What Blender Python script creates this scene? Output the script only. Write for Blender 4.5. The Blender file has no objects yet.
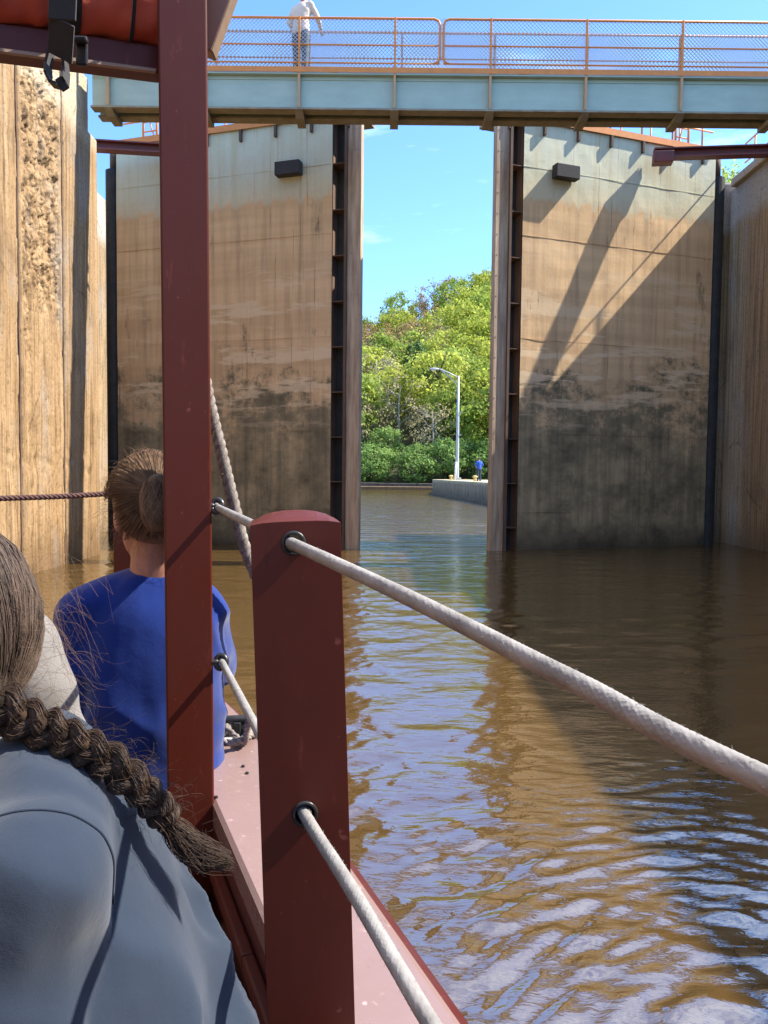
import bpy, bmesh, math, random
import numpy as np
from mathutils import Vector, Matrix, noise as mnoise

rnd = random.Random(7)
scene = bpy.context.scene
COL = scene.collection
PI = math.pi
R = math.radians

# ------------------------------------------------------------------ camera
F = 769.0                       # focal length in pixels at 1024 high
PITCH, ROLL = R(2.9), R(0.6)
cd = bpy.data.cameras.new('camera')
cam = bpy.data.objects.new('camera', cd)
COL.objects.link(cam)
cd.sensor_fit = 'VERTICAL'
cd.sensor_height = 36.0
cd.lens = F / 1024 * 36.0
cd.clip_start = 0.02
cd.clip_end = 6000
CM = Matrix.Rotation(PI / 2 - PITCH, 3, 'X') @ Matrix.Rotation(ROLL, 3, 'Z')
cam.matrix_world = CM.to_4x4()
scene.camera = cam

def P(px, py, Y):
    """world point Y metres ahead of the camera on the sight line of a pixel (used to measure the place from the photograph)"""
    d = CM @ Vector(((px - 384) / F, (512 - py) / F, -1))
    return d * (Y / d.y)

# ------------------------------------------------------------------ light
SUN = Vector((1.0, 0.08, 1.13)).normalized()
SUN_EL = math.asin(SUN.z)
SUN_AZ = math.atan2(SUN.x, SUN.y)
world = bpy.data.worlds.new('World')
scene.world = world
world.use_nodes = True
wt = world.node_tree
wt.nodes.clear()
wo = wt.nodes.new('ShaderNodeOutputWorld')
bg = wt.nodes.new('ShaderNodeBackground')
sky = wt.nodes.new('ShaderNodeTexSky')
sky.sky_type = 'NISHITA'
sky.sun_disc = False
sky.sun_elevation = SUN_EL
sky.sun_rotation = SUN_AZ
sky.air_density = 1.0
sky.dust_density = 0.25
sky.ozone_density = 3.0
bg.inputs['Strength'].default_value = 0.14
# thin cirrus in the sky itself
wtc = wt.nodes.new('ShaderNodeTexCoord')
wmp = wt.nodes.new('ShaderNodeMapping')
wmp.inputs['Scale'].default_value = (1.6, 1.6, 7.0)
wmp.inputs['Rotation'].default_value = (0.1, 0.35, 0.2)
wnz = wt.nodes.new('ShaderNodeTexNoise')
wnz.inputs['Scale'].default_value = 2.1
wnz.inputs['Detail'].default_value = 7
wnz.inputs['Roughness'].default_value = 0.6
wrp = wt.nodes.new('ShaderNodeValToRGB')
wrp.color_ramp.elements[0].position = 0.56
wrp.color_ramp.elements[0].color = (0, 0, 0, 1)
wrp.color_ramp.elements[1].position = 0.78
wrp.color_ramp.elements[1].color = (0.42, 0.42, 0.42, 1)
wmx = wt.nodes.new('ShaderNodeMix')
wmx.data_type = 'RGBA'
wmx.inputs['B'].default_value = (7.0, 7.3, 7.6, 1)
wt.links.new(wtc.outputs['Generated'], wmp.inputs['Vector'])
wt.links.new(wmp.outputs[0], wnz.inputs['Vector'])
# extra unseen cloud overhead, added to whiten the water's reflections and the shade
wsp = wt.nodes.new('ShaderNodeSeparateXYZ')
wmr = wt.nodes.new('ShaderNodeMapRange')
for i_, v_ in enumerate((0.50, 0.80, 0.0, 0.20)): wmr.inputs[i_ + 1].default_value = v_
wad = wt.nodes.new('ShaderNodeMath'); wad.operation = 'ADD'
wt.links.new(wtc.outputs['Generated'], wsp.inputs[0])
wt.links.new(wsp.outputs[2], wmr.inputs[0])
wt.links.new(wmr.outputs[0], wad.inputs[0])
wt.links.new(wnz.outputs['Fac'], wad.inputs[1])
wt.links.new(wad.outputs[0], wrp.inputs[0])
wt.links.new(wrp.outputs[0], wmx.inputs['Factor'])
wtn = wt.nodes.new('ShaderNodeMix')
wtn.data_type = 'RGBA'; wtn.blend_type = 'MULTIPLY'; wtn.inputs['Factor'].default_value = 1.0
wtn.inputs['B'].default_value = (0.60, 0.79, 1.02, 1)
wt.links.new(sky.outputs[0], wtn.inputs['A'])
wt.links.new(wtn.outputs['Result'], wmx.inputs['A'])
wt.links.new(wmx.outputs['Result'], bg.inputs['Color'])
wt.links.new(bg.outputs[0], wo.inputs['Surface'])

ld = bpy.data.lights.new('sun', 'SUN')
ld.energy = 4.0
ld.angle = R(0.53)
ld.color = (1.0, 0.93, 0.82)
sun = bpy.data.objects.new('sun', ld)
COL.objects.link(sun)
sun.rotation_euler = SUN.to_track_quat('Z', 'Y').to_euler()

scene.view_settings.view_transform = 'Standard'
scene.view_settings.look = 'None'
scene.view_settings.exposure = 1.6
scene.view_settings.gamma = 1.0
scene.view_settings.use_curve_mapping = False
scene.cycles.use_denoising = True
scene.cycles.max_bounces = 8
scene.cycles.diffuse_bounces = 4
scene.cycles.glossy_bounces = 4
scene.cycles.caustics_reflective = False
scene.cycles.caustics_refractive = False

# ------------------------------------------------------------------ materials
class NG:
    def __init__(s, name):
        s.m = bpy.data.materials.new(name)
        s.m.use_nodes = True
        s.t = s.m.node_tree
        s.b = s.t.nodes['Principled BSDF']
        s.geo = None
    def new(s, kind): return s.t.nodes.new(kind)
    def link(s, a, b): s.t.links.new(a, b)
    def put(s, sock, v):
        if isinstance(v, bpy.types.NodeSocket): s.link(v, sock)
        elif isinstance(v, (tuple, list)) and len(v) == 3 and sock.type == 'RGBA': sock.default_value = (*v, 1)
        else: sock.default_value = v
    def set(s, name, v): s.put(s.b.inputs[name], v)
    def pos(s):
        if s.geo is None: s.geo = s.new('ShaderNodeNewGeometry')
        return s.geo.outputs['Position']
    def obj(s): return s.new('ShaderNodeTexCoord').outputs['Object']
    def scaled(s, v, sc, rot=(0, 0, 0)):
        n = s.new('ShaderNodeMapping'); s.link(v, n.inputs['Vector'])
        n.inputs['Scale'].default_value = sc; n.inputs['Rotation'].default_value = rot
        return n.outputs[0]
    def z(s, v):
        n = s.new('ShaderNodeSeparateXYZ'); s.link(v, n.inputs[0]); return n.outputs[2]
    def noise(s, v, scale, detail=5, rough=0.55, dist=0.0):
        n = s.new('ShaderNodeTexNoise'); s.link(v, n.inputs['Vector'])
        n.inputs['Scale'].default_value = scale; n.inputs['Detail'].default_value = detail
        n.inputs['Roughness'].default_value = rough; n.inputs['Distortion'].default_value = dist
        return n.outputs['Fac']
    def new_noise_color(s, v, scale):
        n = s.new('ShaderNodeTexNoise'); s.link(v, n.inputs['Vector']); n.inputs['Scale'].default_value = scale; n.inputs['Detail'].default_value = 4
        return n.outputs['Color']
    def ramp(s, f, stops):
        n = s.new('ShaderNodeValToRGB'); s.link(f, n.inputs[0]); e = n.color_ramp.elements
        while len(e) < len(stops): e.new(0.5)
        for i, (p, c) in enumerate(stops):
            e[i].position = p
            e[i].color = (c, c, c, 1) if isinstance(c, (int, float)) else (*c, 1)
        return n.outputs[0]
    def maprange(s, f, a, b, c=0.0, d=1.0):
        n = s.new('ShaderNodeMapRange'); s.link(f, n.inputs[0])
        for i, v in enumerate((a, b, c, d)): n.inputs[i + 1].default_value = v
        return n.outputs[0]
    def math(s, op, a, b=0.0):
        n = s.new('ShaderNodeMath'); n.operation = op; s.put(n.inputs[0], a); s.put(n.inputs[1], b); return n.outputs[0]
    def mix(s, f, a, b, mode='MIX'):
        n = s.new('ShaderNodeMix'); n.data_type = 'RGBA'; n.blend_type = mode
        s.put(n.inputs['Factor'], f); s.put(n.inputs['A'], a); s.put(n.inputs['B'], b)
        return n.outputs['Result']
    def bump(s, h, strength=0.3, dist=0.01, nrm=None):
        n = s.new('ShaderNodeBump'); s.link(h, n.inputs['Height'])
        n.inputs['Strength'].default_value = strength; n.inputs['Distance'].default_value = dist
        if nrm is not None: s.link(nrm, n.inputs['Normal'])
        return n.outputs[0]

def simple(name, c1, c2=None, rough=0.6, scale=8, bump=0.15, bdist=0.004, spec=0.4, metal=0.0, stretch=(1, 1, 1), local=True):
    g = NG(name)
    v = g.scaled(g.obj() if local else g.pos(), stretch)
    n = g.noise(v, scale, 6, 0.6)
    g.set('Base Color', g.ramp(n, [(0.3, c1), (0.7, c2 or tuple(x * 0.75 for x in c1))]))
    n2 = g.noise(v, scale * 5, 4, 0.6)
    g.set('Roughness', g.maprange(n2, 0.3, 0.7, max(0.05, rough - 0.1), min(1, rough + 0.1)))
    g.set('Specular IOR Level', spec); g.set('Metallic', metal)
    if bump: g.set('Normal', g.bump(n2, bump, bdist))
    return g.m

def gate_material():
    g = NG('gate_steel')
    p = g.pos()
    z = g.z(p)
    streak = g.noise(g.scaled(p, (3.0, 3.0, 0.16)), 1.6, 6, 0.6)
    fine = g.noise(p, 9, 8, 0.72)
    blot = g.noise(g.scaled(p, (0.8, 0.8, 1.0)), 1.1, 9, 0.7, 0.0)
    band = g.noise(g.scaled(p, (0.12, 0.12, 1.7)), 1.2, 6, 0.6)
    zz = g.math('ADD', z, g.math('MULTIPLY', g.math('SUBTRACT', streak, 0.5), 1.1))
    paint = g.mix(g.ramp(streak, [(0.45, 0), (0.72, 0.55)]), (0.60, 0.60, 0.43), (0.50, 0.42, 0.21))
    paint = g.mix(g.ramp(fine, [(0.55, 0), (0.75, 0.4)]), paint, (0.34, 0.32, 0.26))
    tan = g.mix(g.ramp(band, [(0.38, 0), (0.6, 1)]), (0.73, 0.49, 0.26), (0.61, 0.40, 0.205))
    tan = g.mix(g.ramp(streak, [(0.45, 0), (0.72, 0.55)]), tan, (0.30, 0.19, 0.105))
    dark = g.mix(g.ramp(blot, [(0.36, 0), (0.62, 1)]), (0.135, 0.115, 0.068), (0.42, 0.325, 0.18))
    low = g.mix(g.ramp(streak, [(0.42, 0), (0.66, 0.6)]), dark, (0.105, 0.088, 0.058))
    # silt patches that still cling below the tan zone, with crisp ragged edges
    patch = g.math('ADD', g.math('ADD', g.math('MULTIPLY', blot, 1.5), g.math('MULTIPLY', fine, 0.5)), g.maprange(z, -1.0, 6.6, -0.80, 0.62))
    wet = g.mix(g.ramp(patch, [(0.70, 0), (0.86, 0.85), (1.0, 1)]), low, tan)
    pale = g.noise(g.scaled(p, (0.33, 0.33, 2.1)), 1.15, 7, 0.66)
    pm = g.math('MULTIPLY', g.ramp(pale, [(0.53, 0), (0.58, 1)]), g.ramp(g.maprange(z, 0.6, 6.2), [(0.05, 0), (0.35, 0.8), (0.7, 0.6), (1, 0)]))
    wet = g.mix(pm, wet, (0.76, 0.57, 0.35))
    seep = g.noise(g.scaled(p, (1.5, 1.5, 0.35)), 1.3, 8, 0.7)
    wet = g.mix(g.math('MULTIPLY', g.ramp(seep, [(0.60, 0), (0.66, 0.8)]), g.ramp(fine, [(0.35, 1), (0.6, 0.3)])), wet, (0.09, 0.075, 0.05))
    drip = g.noise(g.scaled(p, (16, 16, 0.13)), 1.0, 4, 0.7)
    wet = g.mix(g.ramp(drip, [(0.64, 0), (0.68, 0.7)]), wet, (0.12, 0.08, 0.045))
    paint = g.mix(g.ramp(drip, [(0.61, 0), (0.66, 0.6)]), paint, (0.36, 0.20, 0.09))
    high = g.ramp(g.maprange(zz, 6.75, 7.9), [(0.30, 0), (0.40, 0.6), (0.62, 0.8), (0.85, 1)])
    c = g.mix(high, wet, paint)
    tide = g.ramp(g.maprange(zz, -2.2, -1.1), [(0.2, 1), (0.8, 0)])
    c = g.mix(g.math('MULTIPLY', tide, 0.75), c, (0.035, 0.03, 0.022))
    g.set('Base Color', c)
    g.set('Roughness', g.maprange(fine, 0.3, 0.7, 0.62, 0.9))
    g.set('Specular IOR Level', 0.25)
    g.set('Normal', g.bump(fine, 0.25, 0.02))
    return g.m

def concrete_material(name, c_hi, c_a, c_b, c_dark, mark=7.35, pale=0.5):
    g = NG(name)
    p = g.pos()
    z = g.z(p)
    streak = g.noise(g.scaled(p, (3.2, 3.2, 0.10)), 1.5, 7, 0.62)
    streak2 = g.noise(g.scaled(p, (9, 9, 0.22)), 1.7, 5, 0.6)
    fine = g.noise(p, 14, 8, 0.7)
    blot = g.noise(p, 1.1, 8, 0.65)
    c = g.mix(g.ramp(streak, [(0.34, 0), (0.66, 1)]), c_a, c_b)
    c = g.mix(g.ramp(streak2, [(0.48, 0), (0.66, 0.8)]), c, c_dark)
    grey = g.noise(g.scaled(p, (1.2, 1.2, 0.30)), 1.4, 8, 0.7)
    c = g.mix(g.ramp(grey, [(0.52, 0), (0.64, 0.6)]), c, tuple(sum(c_a) / 3 * q for q in (0.98, 0.88, 0.74)))
    c = g.mix(g.ramp(blot, [(0.52, 0), (0.72, 0.5)]), c, c_dark)
    zz = g.math('ADD', z, g.math('MULTIPLY', g.math('SUBTRACT', blot, 0.5), 0.9))
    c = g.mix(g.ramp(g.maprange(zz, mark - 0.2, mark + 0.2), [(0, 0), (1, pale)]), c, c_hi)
    tide = g.ramp(g.maprange(zz, -2.2, -0.9), [(0.15, 1), (0.9, 0)])
    c = g.mix(g.math('MULTIPLY', tide, 0.65), c, c_dark)
    c = g.mix(g.ramp(fine, [(0.32, 0.7), (0.47, 0)]), c, c_dark)
    vo = g.new('ShaderNodeTexVoronoi'); vo.feature = 'DISTANCE_TO_EDGE'; vo.inputs['Scale'].default_value = 0.55
    wv = g.mix(0.10, g.scaled(p, (1.3, 1.3, 0.45)), g.new_noise_color(p, 2.5))
    g.link(wv, vo.inputs['Vector'])
    crack = g.ramp(vo.outputs['Distance'], [(0.0, 0.8), (0.004, 0.6), (0.009, 0)])
    c = g.mix(g.math('MULTIPLY', crack, g.ramp(blot, [(0.48, 0), (0.58, 0.7)])), c, tuple(q * 0.6 for q in c_dark))
    g.set('Base Color', c)
    g.set('Roughness', 0.88)
    g.set('Specular IOR Level', 0.2)
    g.set('Normal', g.bump(fine, 0.5, 0.03))
    return g.m

def water_material():
    g = NG('river_water')
    p = g.pos()
    n1 = g.noise(g.scaled(p, (0.55, 1.5, 1)), 1.7, 4, 0.55, 0.5)
    n2 = g.noise(g.scaled(p, (0.7, 1.8, 1)), 12.0, 3, 0.55, 0.4)
    silt = g.noise(p, 0.35, 5, 0.6)
    g.set('Base Color', g.mix(silt, (0.066, 0.038, 0.011), (0.088, 0.051, 0.0155)))
    g.set('Roughness', 0.045)
    g.set('IOR', 3.0)
    n3 = g.noise(g.scaled(p, (0.35, 1.9, 1)), 1.1, 5, 0.6, 0.4)
    far = g.new('ShaderNodeSeparateXYZ'); g.link(p, far.inputs[0])
    wind = g.maprange(far.outputs[1], 9.0, 24.0, 0.0, 1.0)
    bf = g.new('ShaderNodeBump'); g.link(n3, bf.inputs['Height']); bf.inputs['Distance'].default_value = 0.30
    g.link(g.math('MULTIPLY', wind, 0.30), bf.inputs['Strength'])
    b1 = g.bump(n1, 0.11, 0.17, bf.outputs[0])
    g.set('Normal', g.bump(n2, 0.10, 0.04, b1))
    return g.m

def red_paint(name, c1, c2, rough, coat=0.3):
    g = NG(name)
    v = g.obj()
    grain = g.noise(g.scaled(v, (40, 40, 1.6)), 1.0, 4, 0.5)
    wear = g.noise(v, 9, 7, 0.65)
    speck = g.noise(v, 55, 3, 0.5)
    c = g.mix(wear, c1, c2)
    scuff = g.noise(g.scaled(v, (30, 30, 5)), 1.4, 8, 0.75)
    c = g.mix(g.ramp(scuff, [(0.60, 0), (0.70, 0.55)]), c, tuple(min(1, x * 2.1 + 0.02) for x in c1))
    c = g.mix(g.ramp(scuff, [(0.28, 0.6), (0.38, 0)]), c, tuple(x * 0.4 for x in c2))
    c = g.mix(g.ramp(speck, [(0.70, 0), (0.76, 0.5)]), c, tuple(min(1, x * 2.2 + 0.05) for x in c1))
    g.set('Base Color', c)
    g.set('Roughness', g.maprange(wear, 0.3, 0.7, rough - 0.08, rough + 0.12))
    g.set('Coat Weight', coat); g.set('Coat Roughness', 0.3); g.set('Specular IOR Level', 0.3 if coat == 0 else 0.5)
    g.set('Normal', g.bump(g.mix(0.35, grain, wear), 0.12, 0.003))
    return g.m

def fabric(name, c1, c2, weave=900, fold=True, rough=0.9):
    g = NG(name)
    v = g.obj()
    n = g.noise(v, 14, 5, 0.6)
    w = g.noise(v, weave, 2, 0.5)
    g.set('Base Color', g.mix(g.math('MULTIPLY', g.math('ADD', n, w), 0.5), c1, c2))
    g.set('Roughness', rough); g.set('Specular IOR Level', 0.2)
    g.set('Sheen Weight', 0.25); g.set('Sheen Roughness', 0.5)
    g.set('Normal', g.bump(w, 0.25, 0.0008, g.bump(n, 0.25, 0.008)))
    return g.m

def hair_material(name, c1, c2):
    g = NG(name)
    v = g.obj()
    n = g.noise(v, 60, 4, 0.6)
    oi = g.new('ShaderNodeNewGeometry')
    f = g.math('MULTIPLY', g.math('ADD', n, oi.outputs['Random Per Island']), 0.5)
    g.set('Base Color', g.ramp(f, [(0.2, c1), (0.8, c2)]))
    g.set('Roughness', 0.6); g.set('Specular IOR Level', 0.25)
    return g.m

def skin_material():
    g = NG('skin')
    n = g.noise(g.obj(), 60, 5, 0.6)
    g.set('Base Color', g.ramp(n, [(0.3, (0.44, 0.22, 0.15)), (0.7, (0.36, 0.165, 0.11))]))
    g.set('Roughness', 0.5); g.set('Subsurface Weight', 0.08); g.set('Subsurface Radius', (0.01, 0.004, 0.002))
    g.set('Normal', g.bump(n, 0.1, 0.001))
    return g.m

def leaf_material(name, c1, c2, trans=0.35):
    g = NG(name)
    oi = g.new('ShaderNodeObjectInfo')
    geo = g.new('ShaderNodeNewGeometry')
    n = g.noise(g.obj(), 0.45, 3, 0.6)
    f = g.math('ADD', g.math('MULTIPLY', geo.outputs['Random Per Island'], 0.45), g.math('MULTIPLY', n, 0.55))
    f = g.math('ADD', f, g.math('MULTIPLY', g.math('SUBTRACT', oi.outputs['Random'], 0.5), 0.35))
    c = g.ramp(f, [(0.25, c1), (0.75, c2)])
    g.set('Base Color', c)
    g.set('Roughness', 0.65); g.set('Specular IOR Level', 0.2)
    tr = g.new('ShaderNodeBsdfTranslucent'); g.link(c, tr.inputs['Color'])
    mx = g.new('ShaderNodeMixShader'); mx.inputs[0].default_value = trans
    out = g.t.nodes['Material Output']
    g.link(g.b.outputs[0], mx.inputs[1]); g.link(tr.outputs[0], mx.inputs[2]); g.link(mx.outputs[0], out.inputs['Surface'])
    return g.m

M = {}
M['gate'] = gate_material()
M['wall_sun'] = concrete_material('chamber_concrete', (0.52, 0.43, 0.30), (0.40, 0.275, 0.15), (0.29, 0.18, 0.085), (0.10, 0.056, 0.025), pale=0.8)
M['wall_dim'] = concrete_material('recess_concrete', (0.42, 0.39, 0.34), (0.46, 0.32, 0.175), (0.27, 0.185, 0.10), (0.115, 0.08, 0.045), pale=0.85)
M['water'] = water_material()
M['green_paint'] = simple('girder_green_paint', (0.43, 0.53, 0.43), (0.355, 0.445, 0.36), 0.5, 1.6, 0.1, 0.004, stretch=(1, 1, 3))
M['girder_brown'] = simple('weathered_flange', (0.33, 0.30, 0.21), (0.22, 0.18, 0.12), 0.75, 4)
M['orange'] = simple('orange_rail_paint', (0.74, 0.27, 0.055), (0.60, 0.215, 0.055), 0.5, 6)
M['mesh_wire'] = simple('galvanised_wire', (0.62, 0.63, 0.64), (0.5, 0.51, 0.52), 0.4, 20, 0, metal=0.3)
M['rust'] = simple('rusty_steel', (0.15, 0.085, 0.05), (0.075, 0.05, 0.035), 0.8, 3.5, 0.3, 0.01, stretch=(2, 2, 0.4))
M['pale_steel'] = simple('pale_mitre_steel', (0.56, 0.43, 0.29), (0.27, 0.18, 0.115), 0.75, 2.6, 0.3, 0.01, stretch=(4, 4, 0.35))  # pale tan mottled with brown, stretched vertically
M['black_steel'] = simple('black_grime_steel', (0.018, 0.02, 0.02), (0.04, 0.04, 0.038), 0.7, 3)
M['timber'] = simple('tarred_timber', (0.055, 0.052, 0.05), (0.028, 0.026, 0.026), 0.8, 7, 0.4, 0.01, stretch=(1, 8, 8))
M['arm_red'] = simple('gate_arm_red_paint', (0.23, 0.055, 0.045), (0.13, 0.05, 0.045), 0.55, 4)
M['post_red'] = red_paint('oxblood_post_paint', (0.102, 0.0165, 0.007), (0.070, 0.0115, 0.005), 0.45, 0.0)
M['deck_red'] = red_paint('pale_gunwale_paint', (0.27, 0.185, 0.17), (0.205, 0.125, 0.11), 0.27, 0.4)  # pale base colour with the sky's sheen on red paint put in
M['hull_red'] = red_paint('hull_red_paint', (0.09, 0.014, 0.012), (0.06, 0.011, 0.010), 0.45)
M['tan_paint'] = simple('tan_brace_paint', (0.32, 0.22, 0.15), (0.25, 0.165, 0.11), 0.6, 10)
M['stiff'] = simple('stained_orange_stiffener', (0.60, 0.33, 0.14), (0.42, 0.30, 0.18), 0.6, 6)
M['canvas'] = fabric('orange_red_canvas', (0.60, 0.115, 0.06), (0.47, 0.085, 0.045), 700)
M['black_web'] = fabric('black_webbing', (0.016, 0.016, 0.018), (0.03, 0.03, 0.032), 600)
M['black_plastic'] = simple('black_rubber', (0.012, 0.012, 0.013), (0.03, 0.028, 0.028), 0.35, 20, 0.05)
M['rope_white'] = simple('white_braided_nylon', (0.30, 0.285, 0.27), (0.17, 0.16, 0.15), 0.8, 30, 0.5, 0.0012)
M['rope_old'] = simple('grimy_old_rope', (0.13, 0.105, 0.09), (0.30, 0.26, 0.23), 0.95, 50, 0.6, 0.002)
M['rope_brown'] = simple('brown_twisted_rope', (0.11, 0.055, 0.045), (0.07, 0.035, 0.032), 0.9, 50, 0.5, 0.002)
M['steel'] = simple('galvanised_lamp_steel', (0.50, 0.51, 0.51), (0.40, 0.41, 0.42), 0.45, 3, 0.05, metal=0.2)
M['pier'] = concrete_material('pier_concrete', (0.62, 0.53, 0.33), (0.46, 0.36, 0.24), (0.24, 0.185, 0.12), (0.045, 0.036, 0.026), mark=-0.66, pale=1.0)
M['dark_stone'] = simple('dark_bank_stone', (0.10, 0.085, 0.07), (0.05, 0.045, 0.038), 0.9, 2, 0.5, 0.05)
M['yellow'] = simple('yellow_bollard_paint', (0.60, 0.46, 0.16), (0.50, 0.37, 0.12), 0.5, 9)
M['white_paint'] = simple('white_post_paint', (0.72, 0.72, 0.70), (0.6, 0.6, 0.58), 0.5, 9)
M['grey_shirt'] = fabric('blue_grey_cotton', (0.019, 0.030, 0.051), (0.015, 0.024, 0.041))
M['blue_shirt'] = fabric('royal_blue_cotton', (0.003, 0.026, 0.190), (0.002, 0.019, 0.145))
M['white_shirt'] = fabric('white_cotton', (0.20, 0.185, 0.175), (0.16, 0.15, 0.14))
M['cream_shirt'] = fabric('cream_cotton', (0.68, 0.56, 0.46), (0.58, 0.47, 0.38), 40)
M['jeans'] = fabric('grey_denim', (0.10, 0.12, 0.15), (0.07, 0.085, 0.11), 60)
M['navy'] = fabric('navy_cotton', (0.03, 0.05, 0.11), (0.02, 0.035, 0.08), 60)
M['cobalt'] = fabric('cobalt_jacket', (0.03, 0.11, 0.48), (0.02, 0.085, 0.40), 60)
M['skin'] = skin_material()
M['hair_dark'] = hair_material('dark_brown_hair', (0.010, 0.0065, 0.0045), (0.085, 0.052, 0.035))
M['hair_light'] = hair_material('light_brown_hair', (0.040, 0.024, 0.014), (0.30, 0.18, 0.10))  # light brown of the hair itself, varied per strand
M['hair_grey'] = hair_material('ash_brown_hair', (0.010, 0.006, 0.0045), (0.105, 0.070, 0.052))
M['shoe'] = simple('dark_shoe', (0.03, 0.028, 0.026), (0.02, 0.02, 0.02), 0.6, 20)
M['eye'] = simple('eye_white', (0.7, 0.7, 0.68), (0.6, 0.6, 0.58), 0.2, 20, 0)
M['bark'] = simple('grey_bark', (0.13, 0.105, 0.08), (0.07, 0.055, 0.04), 0.95, 3, 0.5, 0.05, stretch=(1, 1, 0.3))
M['pale_bark'] = simple('pale_bark', (0.40, 0.36, 0.30), (0.25, 0.22, 0.18), 0.95, 3, 0.5, 0.05, stretch=(1, 1, 0.3))
M['leaf_lime'] = leaf_material('lime_leaf', (0.33, 0.38, 0.05), (0.55, 0.58, 0.12), 0.6)
M['leaf_green'] = leaf_material('green_leaf', (0.20, 0.29, 0.045), (0.38, 0.46, 0.10), 0.6)
M['leaf_dark'] = leaf_material('dark_leaf', (0.05, 0.11, 0.03), (0.11, 0.19, 0.05), 0.25)
M['leaf_bank'] = leaf_material('bank_leaf', (0.12, 0.22, 0.05), (0.26, 0.38, 0.10), 0.45)
M['leaf_rust'] = leaf_material('rust_leaf', (0.28, 0.18, 0.07), (0.4, 0.28, 0.11), 0.35)
M['leaf_bud'] = leaf_material('budding_leaf', (0.28, 0.24, 0.13), (0.42, 0.37, 0.2), 0.35)
M['soil'] = simple('wooded_soil', (0.05, 0.06, 0.022), (0.075, 0.06, 0.03), 0.95, 0.12, 0.4, 0.3)
M['grass'] = simple('lockside_grass', (0.07, 0.11, 0.025), (0.11, 0.13, 0.04), 0.95, 0.5, 0.4, 0.05)

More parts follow.
